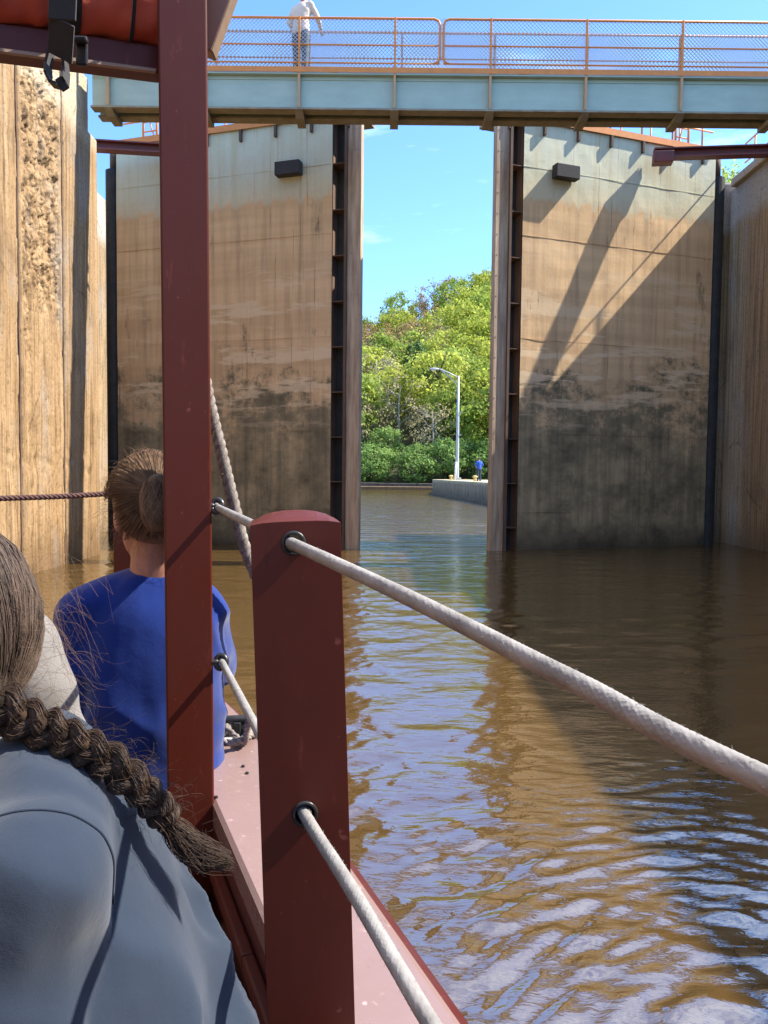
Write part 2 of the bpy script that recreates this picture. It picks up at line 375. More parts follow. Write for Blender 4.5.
# ------------------------------------------------------------------ mesh helpers
class MB:
    def __init__(s): s.v, s.f = [], []
    def add(s, vs, fs):
        b = len(s.v)
        s.v.extend(Vector(x) for x in vs)
        s.f.extend([tuple(b + i for i in f) for f in fs])
    def box(s, c, size, rot=None):
        hx, hy, hz = (x / 2 for x in size)
        vs = [Vector((x, y, z)) for x in (-hx, hx) for y in (-hy, hy) for z in (-hz, hz)]
        if rot is not None: vs = [rot @ v for v in vs]
        c = Vector(c)
        s.add([v + c for v in vs], [(0, 1, 3, 2), (4, 6, 7, 5), (0, 4, 5, 1), (2, 3, 7, 6), (0, 2, 6, 4), (1, 5, 7, 3)])
    def bar(s, a, b, w, h, up=(0, 0, 1)):
        a, b = Vector(a), Vector(b)
        d = (b - a).normalized(); up = Vector(up)
        if abs(d.dot(up)) > 0.98: up = Vector((0, 1, 0))
        x = d.cross(up).normalized(); u = x.cross(d)
        vs = []
        for p in (a, b):
            for i, j in ((-1, -1), (1, -1), (1, 1), (-1, 1)): vs.append(p + x * i * w / 2 + u * j * h / 2)
        s.add(vs, [(0, 3, 2, 1), (4, 5, 6, 7), (0, 1, 5, 4), (1, 2, 6, 5), (2, 3, 7, 6), (3, 0, 4, 7)])
    def tube(s, pts, r, n=8, cap=True):
        pts = [Vector(p) for p in pts]
        m = len(pts)
        rs = r if isinstance(r, (list, tuple)) else [r] * m
        t0 = (pts[1] - pts[0]).normalized()
        ref = Vector((0, 0, 1)) if abs(t0.z) < 0.9 else Vector((1, 0, 0))
        x = t0.cross(ref).normalized()
        vs, fs = [], []
        for i, p in enumerate(pts):
            t = (pts[min(i + 1, m - 1)] - pts[max(i - 1, 0)]).normalized()
            x = (x - t * x.dot(t))
            x = x.normalized() if x.length > 1e-8 else t.orthogonal().normalized()
            y = t.cross(x)
            for k in range(n):
                a = 2 * PI * k / n
                vs.append(p + (x * math.cos(a) + y * math.sin(a)) * rs[i])
        for i in range(m - 1):
            for k in range(n):
                k2 = (k + 1) % n
                fs.append((i * n + k, i * n + k2, (i + 1) * n + k2, (i + 1) * n + k))
        if cap:
            fs.append(tuple(reversed(range(n)))); fs.append(tuple((m - 1) * n + k for k in range(n)))
        s.add(vs, fs)
    def prism(s, poly, z0, z1):
        n = len(poly)
        vs = [(x, y, z0) for x, y in poly] + [(x, y, z1) for x, y in poly]
        fs = [tuple(reversed(range(n))), tuple(range(n, 2 * n))] + [(i, (i + 1) % n, n + (i + 1) % n, n + i) for i in range(n)]
        s.add(vs, fs)
    def ell(s, c, rad, rot=None, nu=14, nv=9):
        c = Vector(c); vs = [Vector((0, 0, -rad[2]))]
        for j in range(1, nv):
            b = -PI / 2 + PI * j / nv
            for i in range(nu):
                a = 2 * PI * i / nu
                vs.append(Vector((rad[0] * math.cos(b) * math.cos(a), rad[1] * math.cos(b) * math.sin(a), rad[2] * math.sin(b))))
        vs.append(Vector((0, 0, rad[2])))
        if rot is not None: vs = [rot @ v for v in vs]
        fs = [(0, 1 + (i + 1) % nu, 1 + i) for i in range(nu)]
        for j in range(nv - 2):
            for i in range(nu):
                i2 = (i + 1) % nu
                fs.append((1 + j * nu + i, 1 + j * nu + i2, 1 + (j + 1) * nu + i2, 1 + (j + 1) * nu + i))
        b = 1 + (nv - 2) * nu
        fs += [(b + i, b + (i + 1) % nu, len(vs) - 1) for i in range(nu)]
        s.add([v + c for v in vs], fs)
    def cap(s, a, b, r0, r1, n=12):
        a, b = Vector(a), Vector(b); d = (b - a).normalized()
        pts, rs = [], []
        for k in range(4):
            q = k / 4 * PI / 2
            pts.append(a - d * r0 * math.cos(q)); rs.append(max(1e-4, r0 * math.sin(q)))
        pts.append(a); rs.append(r0); pts.append(b); rs.append(r1)
        for k in range(3, -1, -1):
            q = k / 4 * PI / 2
            pts.append(b + d * r1 * math.cos(q)); rs.append(max(1e-4, r1 * math.sin(q)))
        s.tube(pts, rs, n)
    def mesh(s, name, smooth=False):
        me = bpy.data.meshes.new(name)
        me.from_pydata([tuple(v) for v in s.v], [], s.f)
        me.validate(); me.update()
        if smooth: me.polygons.foreach_set('use_smooth', [True] * len(me.polygons))
        return me
    def build(s, name, mat, parent=None, smooth=False, bevel=0.0, seg=2):
        o = bpy.data.objects.new(name, s.mesh(name, smooth))
        return finish(o, mat, parent, bevel, seg)

def finish(o, mat, parent=None, bevel=0.0, seg=2):
    for m in (mat if isinstance(mat, (list, tuple)) else [mat]): o.data.materials.append(m)
    COL.objects.link(o)
    if parent is not None:
        o.parent = parent
        root = parent
        base = Vector(root.location)
        while root.parent is not None:
            root = root.parent; base = base + Vector(root.location)
        if o.data.users == 1: o.data.transform(Matrix.Translation(-base))
    if bevel:
        bv = o.modifiers.new('bevel', 'BEVEL'); bv.width = bevel; bv.segments = seg; bv.limit_method = 'ANGLE'
    return o

def tag(o, label=None, cat=None, group=None, kind=None):
    if label: o['label'] = label
    if cat: o['category'] = cat
    if group: o['group'] = group
    if kind: o['kind'] = kind
    return o

def thing(name, label, cat, loc=(0, 0, 0), group=None):
    o = bpy.data.objects.new(name, None); o.empty_display_size = 0.2
    COL.objects.link(o); o.location = loc
    return tag(o, label, cat, group)

def dup(root, loc=None, rotz=None, label=None, scale=None):
    r = root.copy(); COL.objects.link(r)
    if loc is not None: r.location = loc
    if rotz is not None: r.rotation_euler = (0, 0, rotz)
    if scale is not None: r.scale = scale
    if label: r['label'] = label
    for ch in list(root.children):
        c = ch.copy(); COL.objects.link(c); c.parent = r
        for g in list(ch.children):
            d = g.copy(); COL.objects.link(d); d.parent = c
    return r

def remeshed(name, mb, voxel, mat, parent, smooth=6, disp=None):
    """joins overlapping solids into one continuous skin"""
    tmp = bpy.data.objects.new(name + '_raw', mb.mesh(name))
    COL.objects.link(tmp)
    md = tmp.modifiers.new('r', 'REMESH'); md.mode = 'VOXEL'; md.voxel_size = voxel; md.use_smooth_shade = True
    sm = tmp.modifiers.new('s', 'SMOOTH'); sm.factor = 0.5; sm.iterations = smooth
    dg = bpy.context.evaluated_depsgraph_get()
    me = bpy.data.meshes.new_from_object(tmp.evaluated_get(dg))
    bpy.data.objects.remove(tmp)
    me.name = name
    if disp:
        nrm = [v.normal.copy() for v in me.vertices]
        for v, n in zip(me.vertices, nrm): v.co += n * disp(v.co)
        tmp = bpy.data.objects.new(name + '_raw', me); COL.objects.link(tmp)
        sm = tmp.modifiers.new('s', 'SMOOTH'); sm.factor = 0.5; sm.iterations = 8
        dg = bpy.context.evaluated_depsgraph_get()
        me2 = bpy.data.meshes.new_from_object(tmp.evaluated_get(dg))
        bpy.data.objects.remove(tmp); bpy.data.meshes.remove(me); me = me2; me.name = name
    me.polygons.foreach_set('use_smooth', [True] * len(me.polygons))
    o = bpy.data.objects.new(name, me)
    return finish(o, mat, parent)

def ridge(p, sx, sz, seed=0.0, tilt=0.0):
    """soft cloth fold: ridged noise stretched along the hang of the cloth"""
    n = mnoise.noise(Vector(((p[0] + tilt * p[2]) * sx + seed, p[1] * sx + seed, p[2] * sz - seed)))
    return max(0.0, 1 - abs(n) * 2.2) ** 1.3

def nz(p, s, seed=0.0):
    return mnoise.noise(Vector((p[0] * s + seed, p[1] * s + seed * 1.7, p[2] * s - seed)))

WATER_Z = -2.0

# ------------------------------------------------------------------ water, hills, ground
def build_water():
    ys = [-40, -15, -6, -2.5]
    y = 0.0
    while y < 24: ys.append(y); y += max(0.022, 0.0055 * y)
    while y < 97: ys.append(y); y += 0.22 + (y - 24) * 0.01
    ys += [99, 120, 200, 500, 1200]
    nx = 420
    us = np.linspace(-1, 1, nx)
    us = np.sign(us) * np.abs(us) ** 1.9
    rr = random.Random(3)
    waves = []
    for k in range(90):
        lam = 0.11 * (11.0 ** (rr.random() ** 1.3))
        ang = rr.gauss(PI / 2 + 0.15, 0.62)
        waves.append((2 * PI / lam, math.cos(ang), math.sin(ang), rr.random() * 2 * PI, 0.0024 * lam ** 0.9))
    # wash spreading from the boat's side
    wash = []
    for k in range(46):
        lam = 0.075 * (4.2 ** rr.random())
        ang = rr.gauss(1.85, 0.42)
        wash.append((2 * PI / lam, math.cos(ang), math.sin(ang), rr.random() * 2 * PI, 0.0078 * lam ** 0.9))
    V, Fc = [], []
    for j, y in enumerate(ys):
        half = max(14.0, 9.0 + y * 0.5) if y < 100 else 1500
        if y < -1: half = 14
        X = us * half
        if y > 30: X = us * max(half, 60 if y < 90 else 400)
        dyy = max(0.022, 0.0055 * y)
        sp = np.maximum(0.5 * np.abs(np.gradient(X)), 1e-3)
        z = np.zeros(nx)
        if 0 <= y < 97:
            calm = 1.0 / (1 + (y / 30.0) ** 2)
            pat = 0.55 + 0.45 * np.sin(0.9 * X + 0.7 * math.sin(0.5 * y) + 0.45 * y) * np.sin(0.37 * y - 0.2 * X)
            for kk, cx, cy, ph, am in waves:
                if kk * dyy * abs(cy) > 2.0: continue
                z += am * pat * np.clip(2.2 - kk * sp * 2 * abs(cx), 0, 1) * np.sin(kk * (cx * X + cy * y) + ph)
            ww = np.exp(-((X - 1.6 - 0.05 * y) / 1.7) ** 2) * math.exp(-((y - 2.9) / 1.7) ** 2)
            for kk, cx, cy, ph, am in wash:
                if kk * dyy > 2.4: continue
                warp = 0.25 * np.sin(1.3 * X + 0.9 * y) + 0.12 * np.sin(3.1 * X - 1.7 * y)
                z += am * ww * np.sin(kk * (cx * X + cy * (y + warp)) + ph)
            z *= calm
        V.extend(zip(X.tolist(), [y] * nx, z.tolist()))
    for j in range(len(ys) - 1):
        for i in range(nx - 1):
            a = j * nx + i
            Fc.append((a, a + 1, a + nx + 1, a + nx))
    me = bpy.data.meshes.new('river_water'); me.from_pydata(V, [], Fc); me.update()
    me.polygons.foreach_set('use_smooth', [True] * len(me.polygons))
    o = bpy.data.objects.new('water', me)
    finish(o, M['water']); o.location = (0, 0, WATER_Z)
    tag(o, 'muddy brown rippled water filling the lock chamber and river', None, None, 'structure')
build_water()

def hill_z(x, y):
    H = max(14.0, min(74.0, 31.5 + 0.46 * x)) + 2.5 * math.sin(x * 0.06 + 1.0)
    s = max(0.0, min(1.0, (y - 97.0) / 115.0))
    z = -2.6 + (H + 2.6) * (s ** 0.92)
    if s > 0: z += min(1, s * 5) * 1.2 * mnoise.noise(Vector((x * 0.05, y * 0.05, 3)))
    return z

def build_hills():
    xs = [-1500, -700, -350] + list(range(-200, 241, 8)) + [350, 700, 1500]
    ys = list(np.arange(97, 220, 5)) + [240, 300, 500, 1500]
    V = [(x, y, hill_z(x, y)) for y in ys for x in xs]
    n = len(xs)
    Fc = [(j * n + i, j * n + i + 1, (j + 1) * n + i + 1, (j + 1) * n + i) for j in range(len(ys) - 1) for i in range(n - 1)]
    me = bpy.data.meshes.new('hills'); me.from_pydata(V, [], Fc); me.update()
    me.polygons.foreach_set('use_smooth', [True] * len(me.polygons))
    o = bpy.data.objects.new('hills', me); finish(o, M['soil'])
    tag(o, 'steep wooded hillside rising across the river', None, None, 'structure')
build_hills()

def build_banks():
    for sx, x0 in ((-1, -12.6), (1, 16.2)):
        b = MB()
        x1 = sx * 400
        vs = [(x0, -150, 8.6), (x1, -150, 8.6), (x1, 30, 8.6), (x0, 30, 8.6), (x0, 55, -3), (x1, 55, -3)]
        fs = [(0, 1, 2, 3), (3, 2, 5, 4)]
        if sx < 0: fs = [tuple(reversed(f)) for f in fs]
        b.add(vs, fs)
        o = b.build('ground', M['grass'])
        tag(o, 'grassy lockside ground behind the chamber wall', None, None, 'structure')
build_banks()

# ------------------------------------------------------------------ lock walls
XL = -6.72
def wall_left():
    t = thing('lock_wall', 'sunlit pale tan concrete chamber wall with spalled panel and vertical joints', 'wall', (XL, 15, WATER_Z))
    # weathered face: real relief
    y0, y1, z0, z1 = 11.4, 17.62, -3.0, 8.7
    ny, nzz = 230, 420
    V, Fc = [], []
    for j in range(nzz + 1):
        z = z0 + (z1 - z0) * j / nzz
        for i in range(ny + 1):
            y = y0 + (y1 - y0) * i / ny
            q = Vector((y, z, 0.3))
            d = 0.012 * mnoise.fractal(q * 2.2, 0.9, 2.1, 5)
            d += 0.016 * mnoise.noise(Vector((y * 5, z * 0.25, 9)))
            # joints
            for jy, w, dep in ((14.27, 0.045, 0.26), (16.22, 0.04, 0.24), (12.35, 0.03, 0.08), (13.75, 0.02, 0.06)):
                wob = 0.03 * mnoise.noise(Vector((z * 0.9, jy, 0))) + 0.012 * mnoise.noise(Vector((z * 6, jy, 0)))
                k = abs(y - jy - wob) / w
                if k < 1.4: d -= dep * max(0, 1 - k * k * 0.5)
            # spalled panel
            edge = 2.6 + 3.0 * mnoise.noise(Vector((y * 1.3, z * 0.3, 4)))
            inside = min(1, max(0, (y - 14.36) / 0.2)) * min(1, max(0, (16.14 - y) / 0.15))
            up = min(1, max(0, (z - edge) / 0.9))
            amp = inside * (0.12 + 0.88 * up)
            rough = 0.9 * mnoise.fractal(Vector((y * 6.5, z * 2.6, 1.0)), 0.45, 2.3, 7) + 0.5 * mnoise.fractal(Vector((y * 2.2, z * 0.8, 5.0)), 0.8, 2.1, 4)
            d += amp * (-0.06 + 0.11 * rough)
            pit = mnoise.noise(Vector((y * 1.1, z * 0.55, 20)))
            if pit > 0.42: d -= 0.10 * (pit - 0.42) * (0.4 + amp)
            # broken line near the waterline
            low = abs(z - (0.15 + 0.35 * mnoise.noise(Vector((y * 1.5, 3, 3)))))
            if low < 0.3: d -= 0.05 * (0.3 - low) / 0.3 * max(0, mnoise.noise(Vector((y * 4, z * 4, 6))) + 0.3)
            V.append((XL + d, y, z))
    n = ny + 1
    for j in range(nzz):
        for i in range(ny):
            a = j * n + i
            Fc.append((a, a + 1, a + n + 1, a + n))
    b = MB(); b.v = [Vector(v) for v in V]; b.f = Fc
    b.build('weathered_face', M['wall_sun'], t, smooth=True)
    for jy, w0 in ((14.27, 0.05), (16.22, 0.045)):
        jm = MB(); vs, fs = [], []
        for i in range(161):
            z = -3 + 11.6 * i / 160
            wob = 0.03 * mnoise.noise(Vector((z * 0.9, jy, 0))) + 0.012 * mnoise.noise(Vector((z * 6, jy, 0)))
            hw = w0 * (0.55 + 0.55 * abs(mnoise.noise(Vector((z * 2.1, jy, 4)))))
            vs += [(XL - 0.06, jy + wob - hw, z), (XL - 0.006, jy + wob - hw * .7, z), (XL - 0.006, jy + wob + hw * .7, z), (XL - 0.06, jy + wob + hw, z)]
        for i in range(160):
            for q in range(3): fs.append((i * 4 + q, i * 4 + q + 1, i * 4 + q + 5, i * 4 + q + 4))
        jm.add(vs, fs); jm.build('joint_filler', M['rust'], t)
    m = MB()
    m.box((XL - 3.13, 14.45, 2.85), (6.0, 6.3, 11.68))      # behind the face
    m.box((XL - 3.08, -25.7, 2.85), (6.06, 74.2, 11.7))     # along the chamber
    m.build('wall_block', M['wall_sun'], t)
    e = MB()
    e.box((XL - 3.0, 17.9, 2.3), (6.01, 0.56, 10.6))
    e.build('recess_corner', M['wall_sun'], t, bevel=0.05)
    r = MB()
    r.box((-11.4, 22.2, 2.85), (4.6, 8.0, 11.7))
    r.build('recess_wall', M['wall_dim'], t)
    c = MB()
    c.box((XL - 3.0, -10.0, 8.8), (6.2, 54.0, 0.2))
    c.build('coping', M['wall_sun'], t, bevel=0.03)
wall_left()

RX = 10.25
def wall_right():
    t = thing('lock_wall', 'shaded brown stained concrete wall of the gate recess on the far side', 'wall', (RX, 20, WATER_Z))
    m = MB()
    m.box((RX + 3.0, 18.6, 2.75), (6.0, 9.6, 11.5))
    m.build('recess_wall', M['wall_dim'], t)
    w = MB()
    w.box((13.9, -26.4, 2.65), (6.8, 80.3, 11.3))
    w.build('wall_block', M['wall_dim'], t)
    q = MB()
    q.box((RX + 2.6, 24.6, 2.9), (5.9, 2.3, 11.8))
    q.build('hollow_quoin', M['wall_dim'], t, bevel=0.08)
    # grooves and drain stains are in the face; a proud pilaster and the coping
    c = MB()
    c.box((RX + 2.9, 18.4, 8.62), (6.1, 9.4, 0.24))
    c.build('coping', M['wall_sun'], t, bevel=0.03)
    u = MB(); u.box((RX + 0.85, 18.5, 8.95), (0.6, 9.0, 0.42)); u.build('parapet', M['wall_sun'], t, bevel=0.03)
    p = MB()
    p.box((RX - 0.02, 20.15, 7.8), (0.16, 0.34, 1.38))
    p.box((RX + 0.02, 20.9, 8.0), (0.06, 0.5, 0.8))
    p.build('bearing_pad', M['wall_sun'], t, bevel=0.02)
    # railing along the coping
    y = 15.2
    while y < 23.2:
        pb = MB(); pb.tube([(RX + 0.35, y, 8.74), (RX + 0.35, y, 9.85)], 0.028, 8)
        pb.build('post', M['orange'], t, smooth=True); y += 1.25
    for z in (9.3, 9.85):
        rb = MB(); rb.tube([(RX + 0.35, 14.2, z), (RX + 0.35, 23.3, z)], 0.024, 8)
        rb.build('rail', M['orange'], t, smooth=True)
wall_right()

# ------------------------------------------------------------------ lock gates
def gate(side, tip, hinge, label):
    """a mitre gate leaf; tip and hinge are its ends in plan, the skin facing the chamber"""
    tip, hinge = Vector((*tip, 0)), Vector((*hinge, 0))
    d = hinge - tip; L = d.length; d.normalize()
    n = Vector((d.y, -d.x, 0))
    if n.y > 0: n = -n                       # towards the chamber
    ZT, ZB = 9.15, -3.2
    t = thing('lock_gate', label, 'lock gate', (tip.x, tip.y, WATER_Z), 'steel mitre gates of the lock')
    rot = Matrix((d, -n, Vector((0, 0, 1)))).transposed()
    def at(s, o, z): return tip + d * s + n * o + Vector((0, 0, z))
    def bx(mb, s0, s1, o0, o1, z0, z1):
        mb.box(at((s0 + s1) / 2, (o0 + o1) / 2, (z0 + z1) / 2), (s1 - s0, o1 - o0, z1 - z0), rot)
    skin = MB()
    # slightly buckled plate
    ns, nzv = 60, 96
    s0 = 0.80
    vs, fs = [], []
    for j in range(nzv + 1):
        z = ZB + (ZT - ZB) * j / nzv
        for i in range(ns + 1):
            s = s0 + (L - 0.25 - s0) * i / ns
            o = 0.014 * mnoise.noise(Vector((s * 0.9 + side * 7, z * 0.9, 2))) + 0.005 * mnoise.noise(Vector((s * 3, z * 3, side)))
            vs.append(at(s, o, z))
    for j in range(nzv):
        for i in range(ns):
            a = j * (ns + 1) + i
            fs.append((a, a + 1, a + ns + 2, a + ns + 1) if side > 0 else (a, a + ns + 1, a + ns + 2, a + 1))
    skin.add(vs, fs)
    for z in (-1.0, 1.1, 3.55, 6.2, 7.95):
        bx(skin, s0 + 0.002, L - 0.252, 0.0, 0.008, z - 0.006, z + 0.006)
    skin.build('skin_plate', M['gate'], t)
    bk = MB(); bx(bk, s0, L - 0.25, -0.9, -0.06, ZB, ZT - 0.03); bk.build('back_frame', M['rust'], t)
    # open channel with diaphragm ribs beside the mitre post
    ch = MB(); bx(ch, 0.40, 0.798, -0.5, -0.38, ZB, ZT - 0.02); ch.build('end_channel', M['black_steel'], t)
    for k in range(11):
        z = ZB + 0.62 + k * 1.17
        rb = MB(); bx(rb, 0.402, 0.796, -0.379, -0.02, z - 0.012, z + 0.012)
        rb.build('diaphragm', M['rust'], t)
    mp = MB(); bx(mp, 0.0, 0.40, -0.16, 0.03, ZB, ZT)
    for k in range(24):
        z = ZB + 0.5 + k * 0.52
        for s in (0.06, 0.15, 0.25, 0.34): bx(mp, s - 0.012, s + 0.012, 0.03, 0.042, z - 0.012, z + 0.012)
    mp.build('mitre_post', M['pale_steel'], t, bevel=0.012)
    ed = MB(); bx(ed, 0.36, 0.43, 0.032, 0.10, ZB, ZT - 0.01); ed.build('edge_angle', M['rust'], t)
    qp = MB(); qp.tube([at(L - 0.02, -0.22, ZB), at(L - 0.02, -0.22, ZT - 0.6)], 0.24, 20)
    qp.build('quoin_post', M['black_steel'], t, smooth=False)
    pin = MB(); pin.tube([at(L - 0.02, -0.22, ZT - 0.6), at(L - 0.02, -0.22, ZT + 0.1)], 0.12, 14); pin.build('hinge_pin', M['rust'], t, smooth=True)
    # timber bumper
    s_b = 1.62
    bu = MB(); bx(bu, s_b, s_b + 0.70, 0.02, 0.27, 7.72, 8.06); bu.build('bumper_block', M['timber'], t, bevel=0.015)
    # walkway along the top with its railing
    wk = MB(); bx(wk, 0.0, L - 0.3, -1.0, 0.06, ZT + 0.002, ZT + 0.05); wk.build('walkway', M['girder_brown'], t)
    kp = MB(); bx(kp, 0.0, L - 0.3, -1.0, -0.985, ZT + 0.052, ZT + 0.20); bx(kp, 0.0, L - 0.3, 0.062, 0.074, ZT - 0.05, ZT + 0.12)
    kp.build('kick_plate', M['orange'], t)
    s = 0.35
    while s < L - 0.2:
        po = MB(); po.tube([at(s, -0.02, ZT + 0.05), at(s, -0.02, ZT + 1.1)], 0.026, 8); po.build('post', M['orange'], t, smooth=True)
        br = MB(); bx(br, s - 0.03, s + 0.03, 0.004, 0.10, ZT - 0.36, ZT - 0.06); br.build('bracket', M['rust'], t)
        pf = MB(); pf.tube([at(s, -0.95, ZT + 0.05), at(s, -0.95, ZT + 1.1)], 0.026, 8); pf.build('post', M['orange'], t, smooth=True)
        s += 1.02
    for o in (-0.02, -0.95):
        for z in (0.58, 1.1):
            rl = MB(); rl.tube([at(0.2, o, ZT + z), at(L - 0.35, o, ZT + z)], 0.024, 8); rl.build('rail', M['orange'], t, smooth=True)
    # ladder frame near the hinge
    ld_ = MB()
    for s in (L - 1.25, L - 0.8): ld_.tube([at(s, -0.5, ZT + 0.05), at(s, -0.5, ZT + 1.5)], 0.035, 8)
    for k in range(5): ld_.tube([at(L - 1.25, -0.5, ZT + 0.25 + 0.27 * k), at(L - 0.8, -0.5, ZT + 0.25 + 0.27 * k)], 0.02, 6)
    ld_.tube([at(L - 1.25, -0.5, ZT + 0.1), at(L - 0.8, -0.5, ZT + 1.4)], 0.02, 6)
    ld_.build('ladder', M['orange'], t, smooth=True)
    return at
atL = gate(-1, (-0.66, 20.0), (-7.92, 22.3), 'left steel lock gate in full shade, dark grimy lower half with light patches')
atR = gate(1, (2.76, 20.0), (9.55, 22.4), 'right steel lock gate crossed by diagonal shadows, half sunlit and half dark')

def gate_arm(a, b, label):
    a, b = Vector(a), Vector(b)
    t = thing('gate_arm', label, 'gate arm', a, 'red strut arms that move the gates')
    m = MB(); m.bar(a, b, 0.30, 0.035); m.bar(a + Vector((0, 0, 0.22)), b + Vector((0, 0, 0.22)), 0.30, 0.035); m.bar(a + Vector((0, 0, 0.11)), b + Vector((0, 0, 0.11)), 0.03, 0.184)
    m.build('strut', M['arm_red'], t)
    d = (b - a).normalized()
    c = MB(); c.bar(a - d * 0.02, a + d * 0.5, 0.36, 0.30); c.build('end_shoe', M['arm_red'], t, bevel=0.02)
a = atR(4.65, 0.22, 8.60)
gate_arm(a, (RX + 0.1, 20.75, 8.50), 'red strut arm between the half sunlit gate and the brown wall')
a = atL(5.05, 0.22, 8.55)
gate_arm(a, (-8.9, 20.9, 8.55), 'dull red strut arm behind the tall boat post, above the shaded gate')

# ------------------------------------------------------------------ footbridge
def bridge():
    Y0, W = 17.2, 0.46
    xa, xb = -6.45, 11.6
    ZG0, ZG1 = 7.86, 8.63
    t = thing('footbridge', 'pale green steel girder footbridge with orange railings crossing above the gates', 'footbridge', (2.5, Y0, ZG0))
    for y, s in ((Y0, 1), (Y0 + W, -1)):
        g = MB()
        g.box(((xa + xb) / 2, y, (ZG0 + ZG1) / 2), (xb - xa, 0.016, ZG1 - ZG0 - 0.06))
        g.box(((xa + xb) / 2, y, ZG1 - 0.015), (xb - xa, 0.24, 0.03))
        g.box(((xa + xb) / 2, y, ZG1 - 0.10), (xb - xa, 0.05, 0.02))
        g.build('girder', M['green_paint'], t)
        fl = MB(); fl.box(((xa + xb) / 2, y, ZG0 + 0.01), (xb - xa, 0.26, 0.04)); fl.build('bottom_flange', M['girder_brown'], t)
    so = MB(); so.box(((xa + xb) / 2, Y0 + W / 2, ZG0 + 0.30), (xb - xa, W - 0.02, 0.02)); so.build('bracing_plate', M['girder_brown'], t)
    dk = MB(); dk.box(((xa + xb) / 2, Y0 + W / 2, ZG1 + 0.022), (xb - xa, W + 0.1, 0.04)); dk.build('deck', M['girder_brown'], t)
    x0 = P(395, 50, Y0).x
    xs = [x0 + k * 2.07 for k in range(-4, 6) if xa < x0 + k * 2.07 < xb]
    for x in xs:
        st = MB()
        st.box((x, Y0 - 0.07, (ZG0 + ZG1) / 2), (0.05, 0.12, ZG1 - ZG0 - 0.08))
        st.build('stiffener', M['stiff'], t)
        br = MB()   # tapered floor-beam end below the flange
        vs = []
        for xx in (x - 0.09, x + 0.09):
            vs += [(xx, Y0 - 0.15, ZG0 - 0.02), (xx, Y0 + W + 0.1, ZG0 - 0.02), (xx, Y0 + W + 0.1, ZG0 - 0.12), (xx, Y0 + 0.08, ZG0 - 0.12)]
        br.add(vs, [(0, 1, 2, 3), (7, 6, 5, 4), (0, 4, 5, 1), (1, 5, 6, 2), (2, 6, 7, 3), (3, 7, 4, 0)])
        br.build('floor_beam', M['girder_brown'], t)
        po = MB(); po.bar((x, Y0 - 0.10, ZG1 - 0.30), (x, Y0 - 0.10, ZG1 + 1.18), 0.045, 0.05); po.build('post', M['orange'], t, bevel=0.006)
    for x in [v + 0.16 for v in xs]:
        po = MB(); po.bar((x, Y0 + W + 0.02, ZG1 + 0.04), (x, Y0 + W + 0.02, ZG1 + 1.18), 0.045, 0.05); po.build('post', M['orange'], t)
    xs_split = P(441, 50, Y0).x
    def panel(x0, x1, y, end0, end1, bounds=True):
        r = MB()
        zt, zm, zb = ZG1 + 1.18, ZG1 + 0.62, ZG1 + 0.24
        c = 0.12
        pts = []
        if end0: pts += [(x0 + c, y, zb), (x0 + c * .3, y, zb + c * .3), (x0, y, zb + c), (x0, y, zt - c), (x0 + c * .3, y, zt - c * .3), (x0 + c, y, zt)]
        else: pts += [(x0, y, zt)]
        if end1: pts += [(x1 - c, y, zt), (x1 - c * .3, y, zt - c * .3), (x1, y, zt - c), (x1, y, zb + c), (x1 - c * .3, y, zb + c * .3), (x1 - c, y, zb)]
        else: pts += [(x1, y, zt)]
        r.tube(pts, 0.026, 8)
        r.build('rail', M['orange'], t, smooth=True)
        for z in (zm, zb):
            q = MB(); q.tube([(x0, y, z), (x1, y, z)], 0.018, 8); q.build('rail', M['orange'], t, smooth=True)
    panel(xa, xs_split - 0.03, Y0 - 0.06, False, True)
    panel(xs_split + 0.05, xb, Y0 - 0.06, True, False)
    panel(xa, xb, Y0 + W + 0.02, False, False)
    kp = MB(); kp.box(((xa + xb) / 2, Y0 - 0.135, ZG1 + 0.06), (xb - xa, 0.012, 0.11)); kp.build('kick_plate', M['orange'], t)
    # chain link
    for y, off in ((Y0 - 0.03, 0.0), (Y0 + W - 0.01, 0.03)):
        w = MB()
        z0, z1 = ZG1 + 0.10, ZG1 + 1.21
        h = z1 - z0; step = 0.085
        x = xa - h
        while x < xb:
            for sg in (1, -1):
                a = Vector((x if sg > 0 else x + h, y + (0.004 if sg > 0 else -0.004), z0)); b = Vector((x + h if sg > 0 else x, a.y, z1))
                lo, hi = (a, b) if a.x < b.x else (b, a)
                def clip(p, xx):
                    k = (xx - lo.x) / (hi.x - lo.x); return lo + (hi - lo) * k
                aa = clip(lo, xa) if lo.x < xa else lo
                bb = clip(hi, xb) if hi.x > xb else hi
                if bb.x - aa.x > 0.02: w.bar(aa, bb, 0.0085, 0.0085, up=(0, 1, 0))
            x += step
        w.build('chain_link_mesh', M['mesh_wire'], t)
bridge()

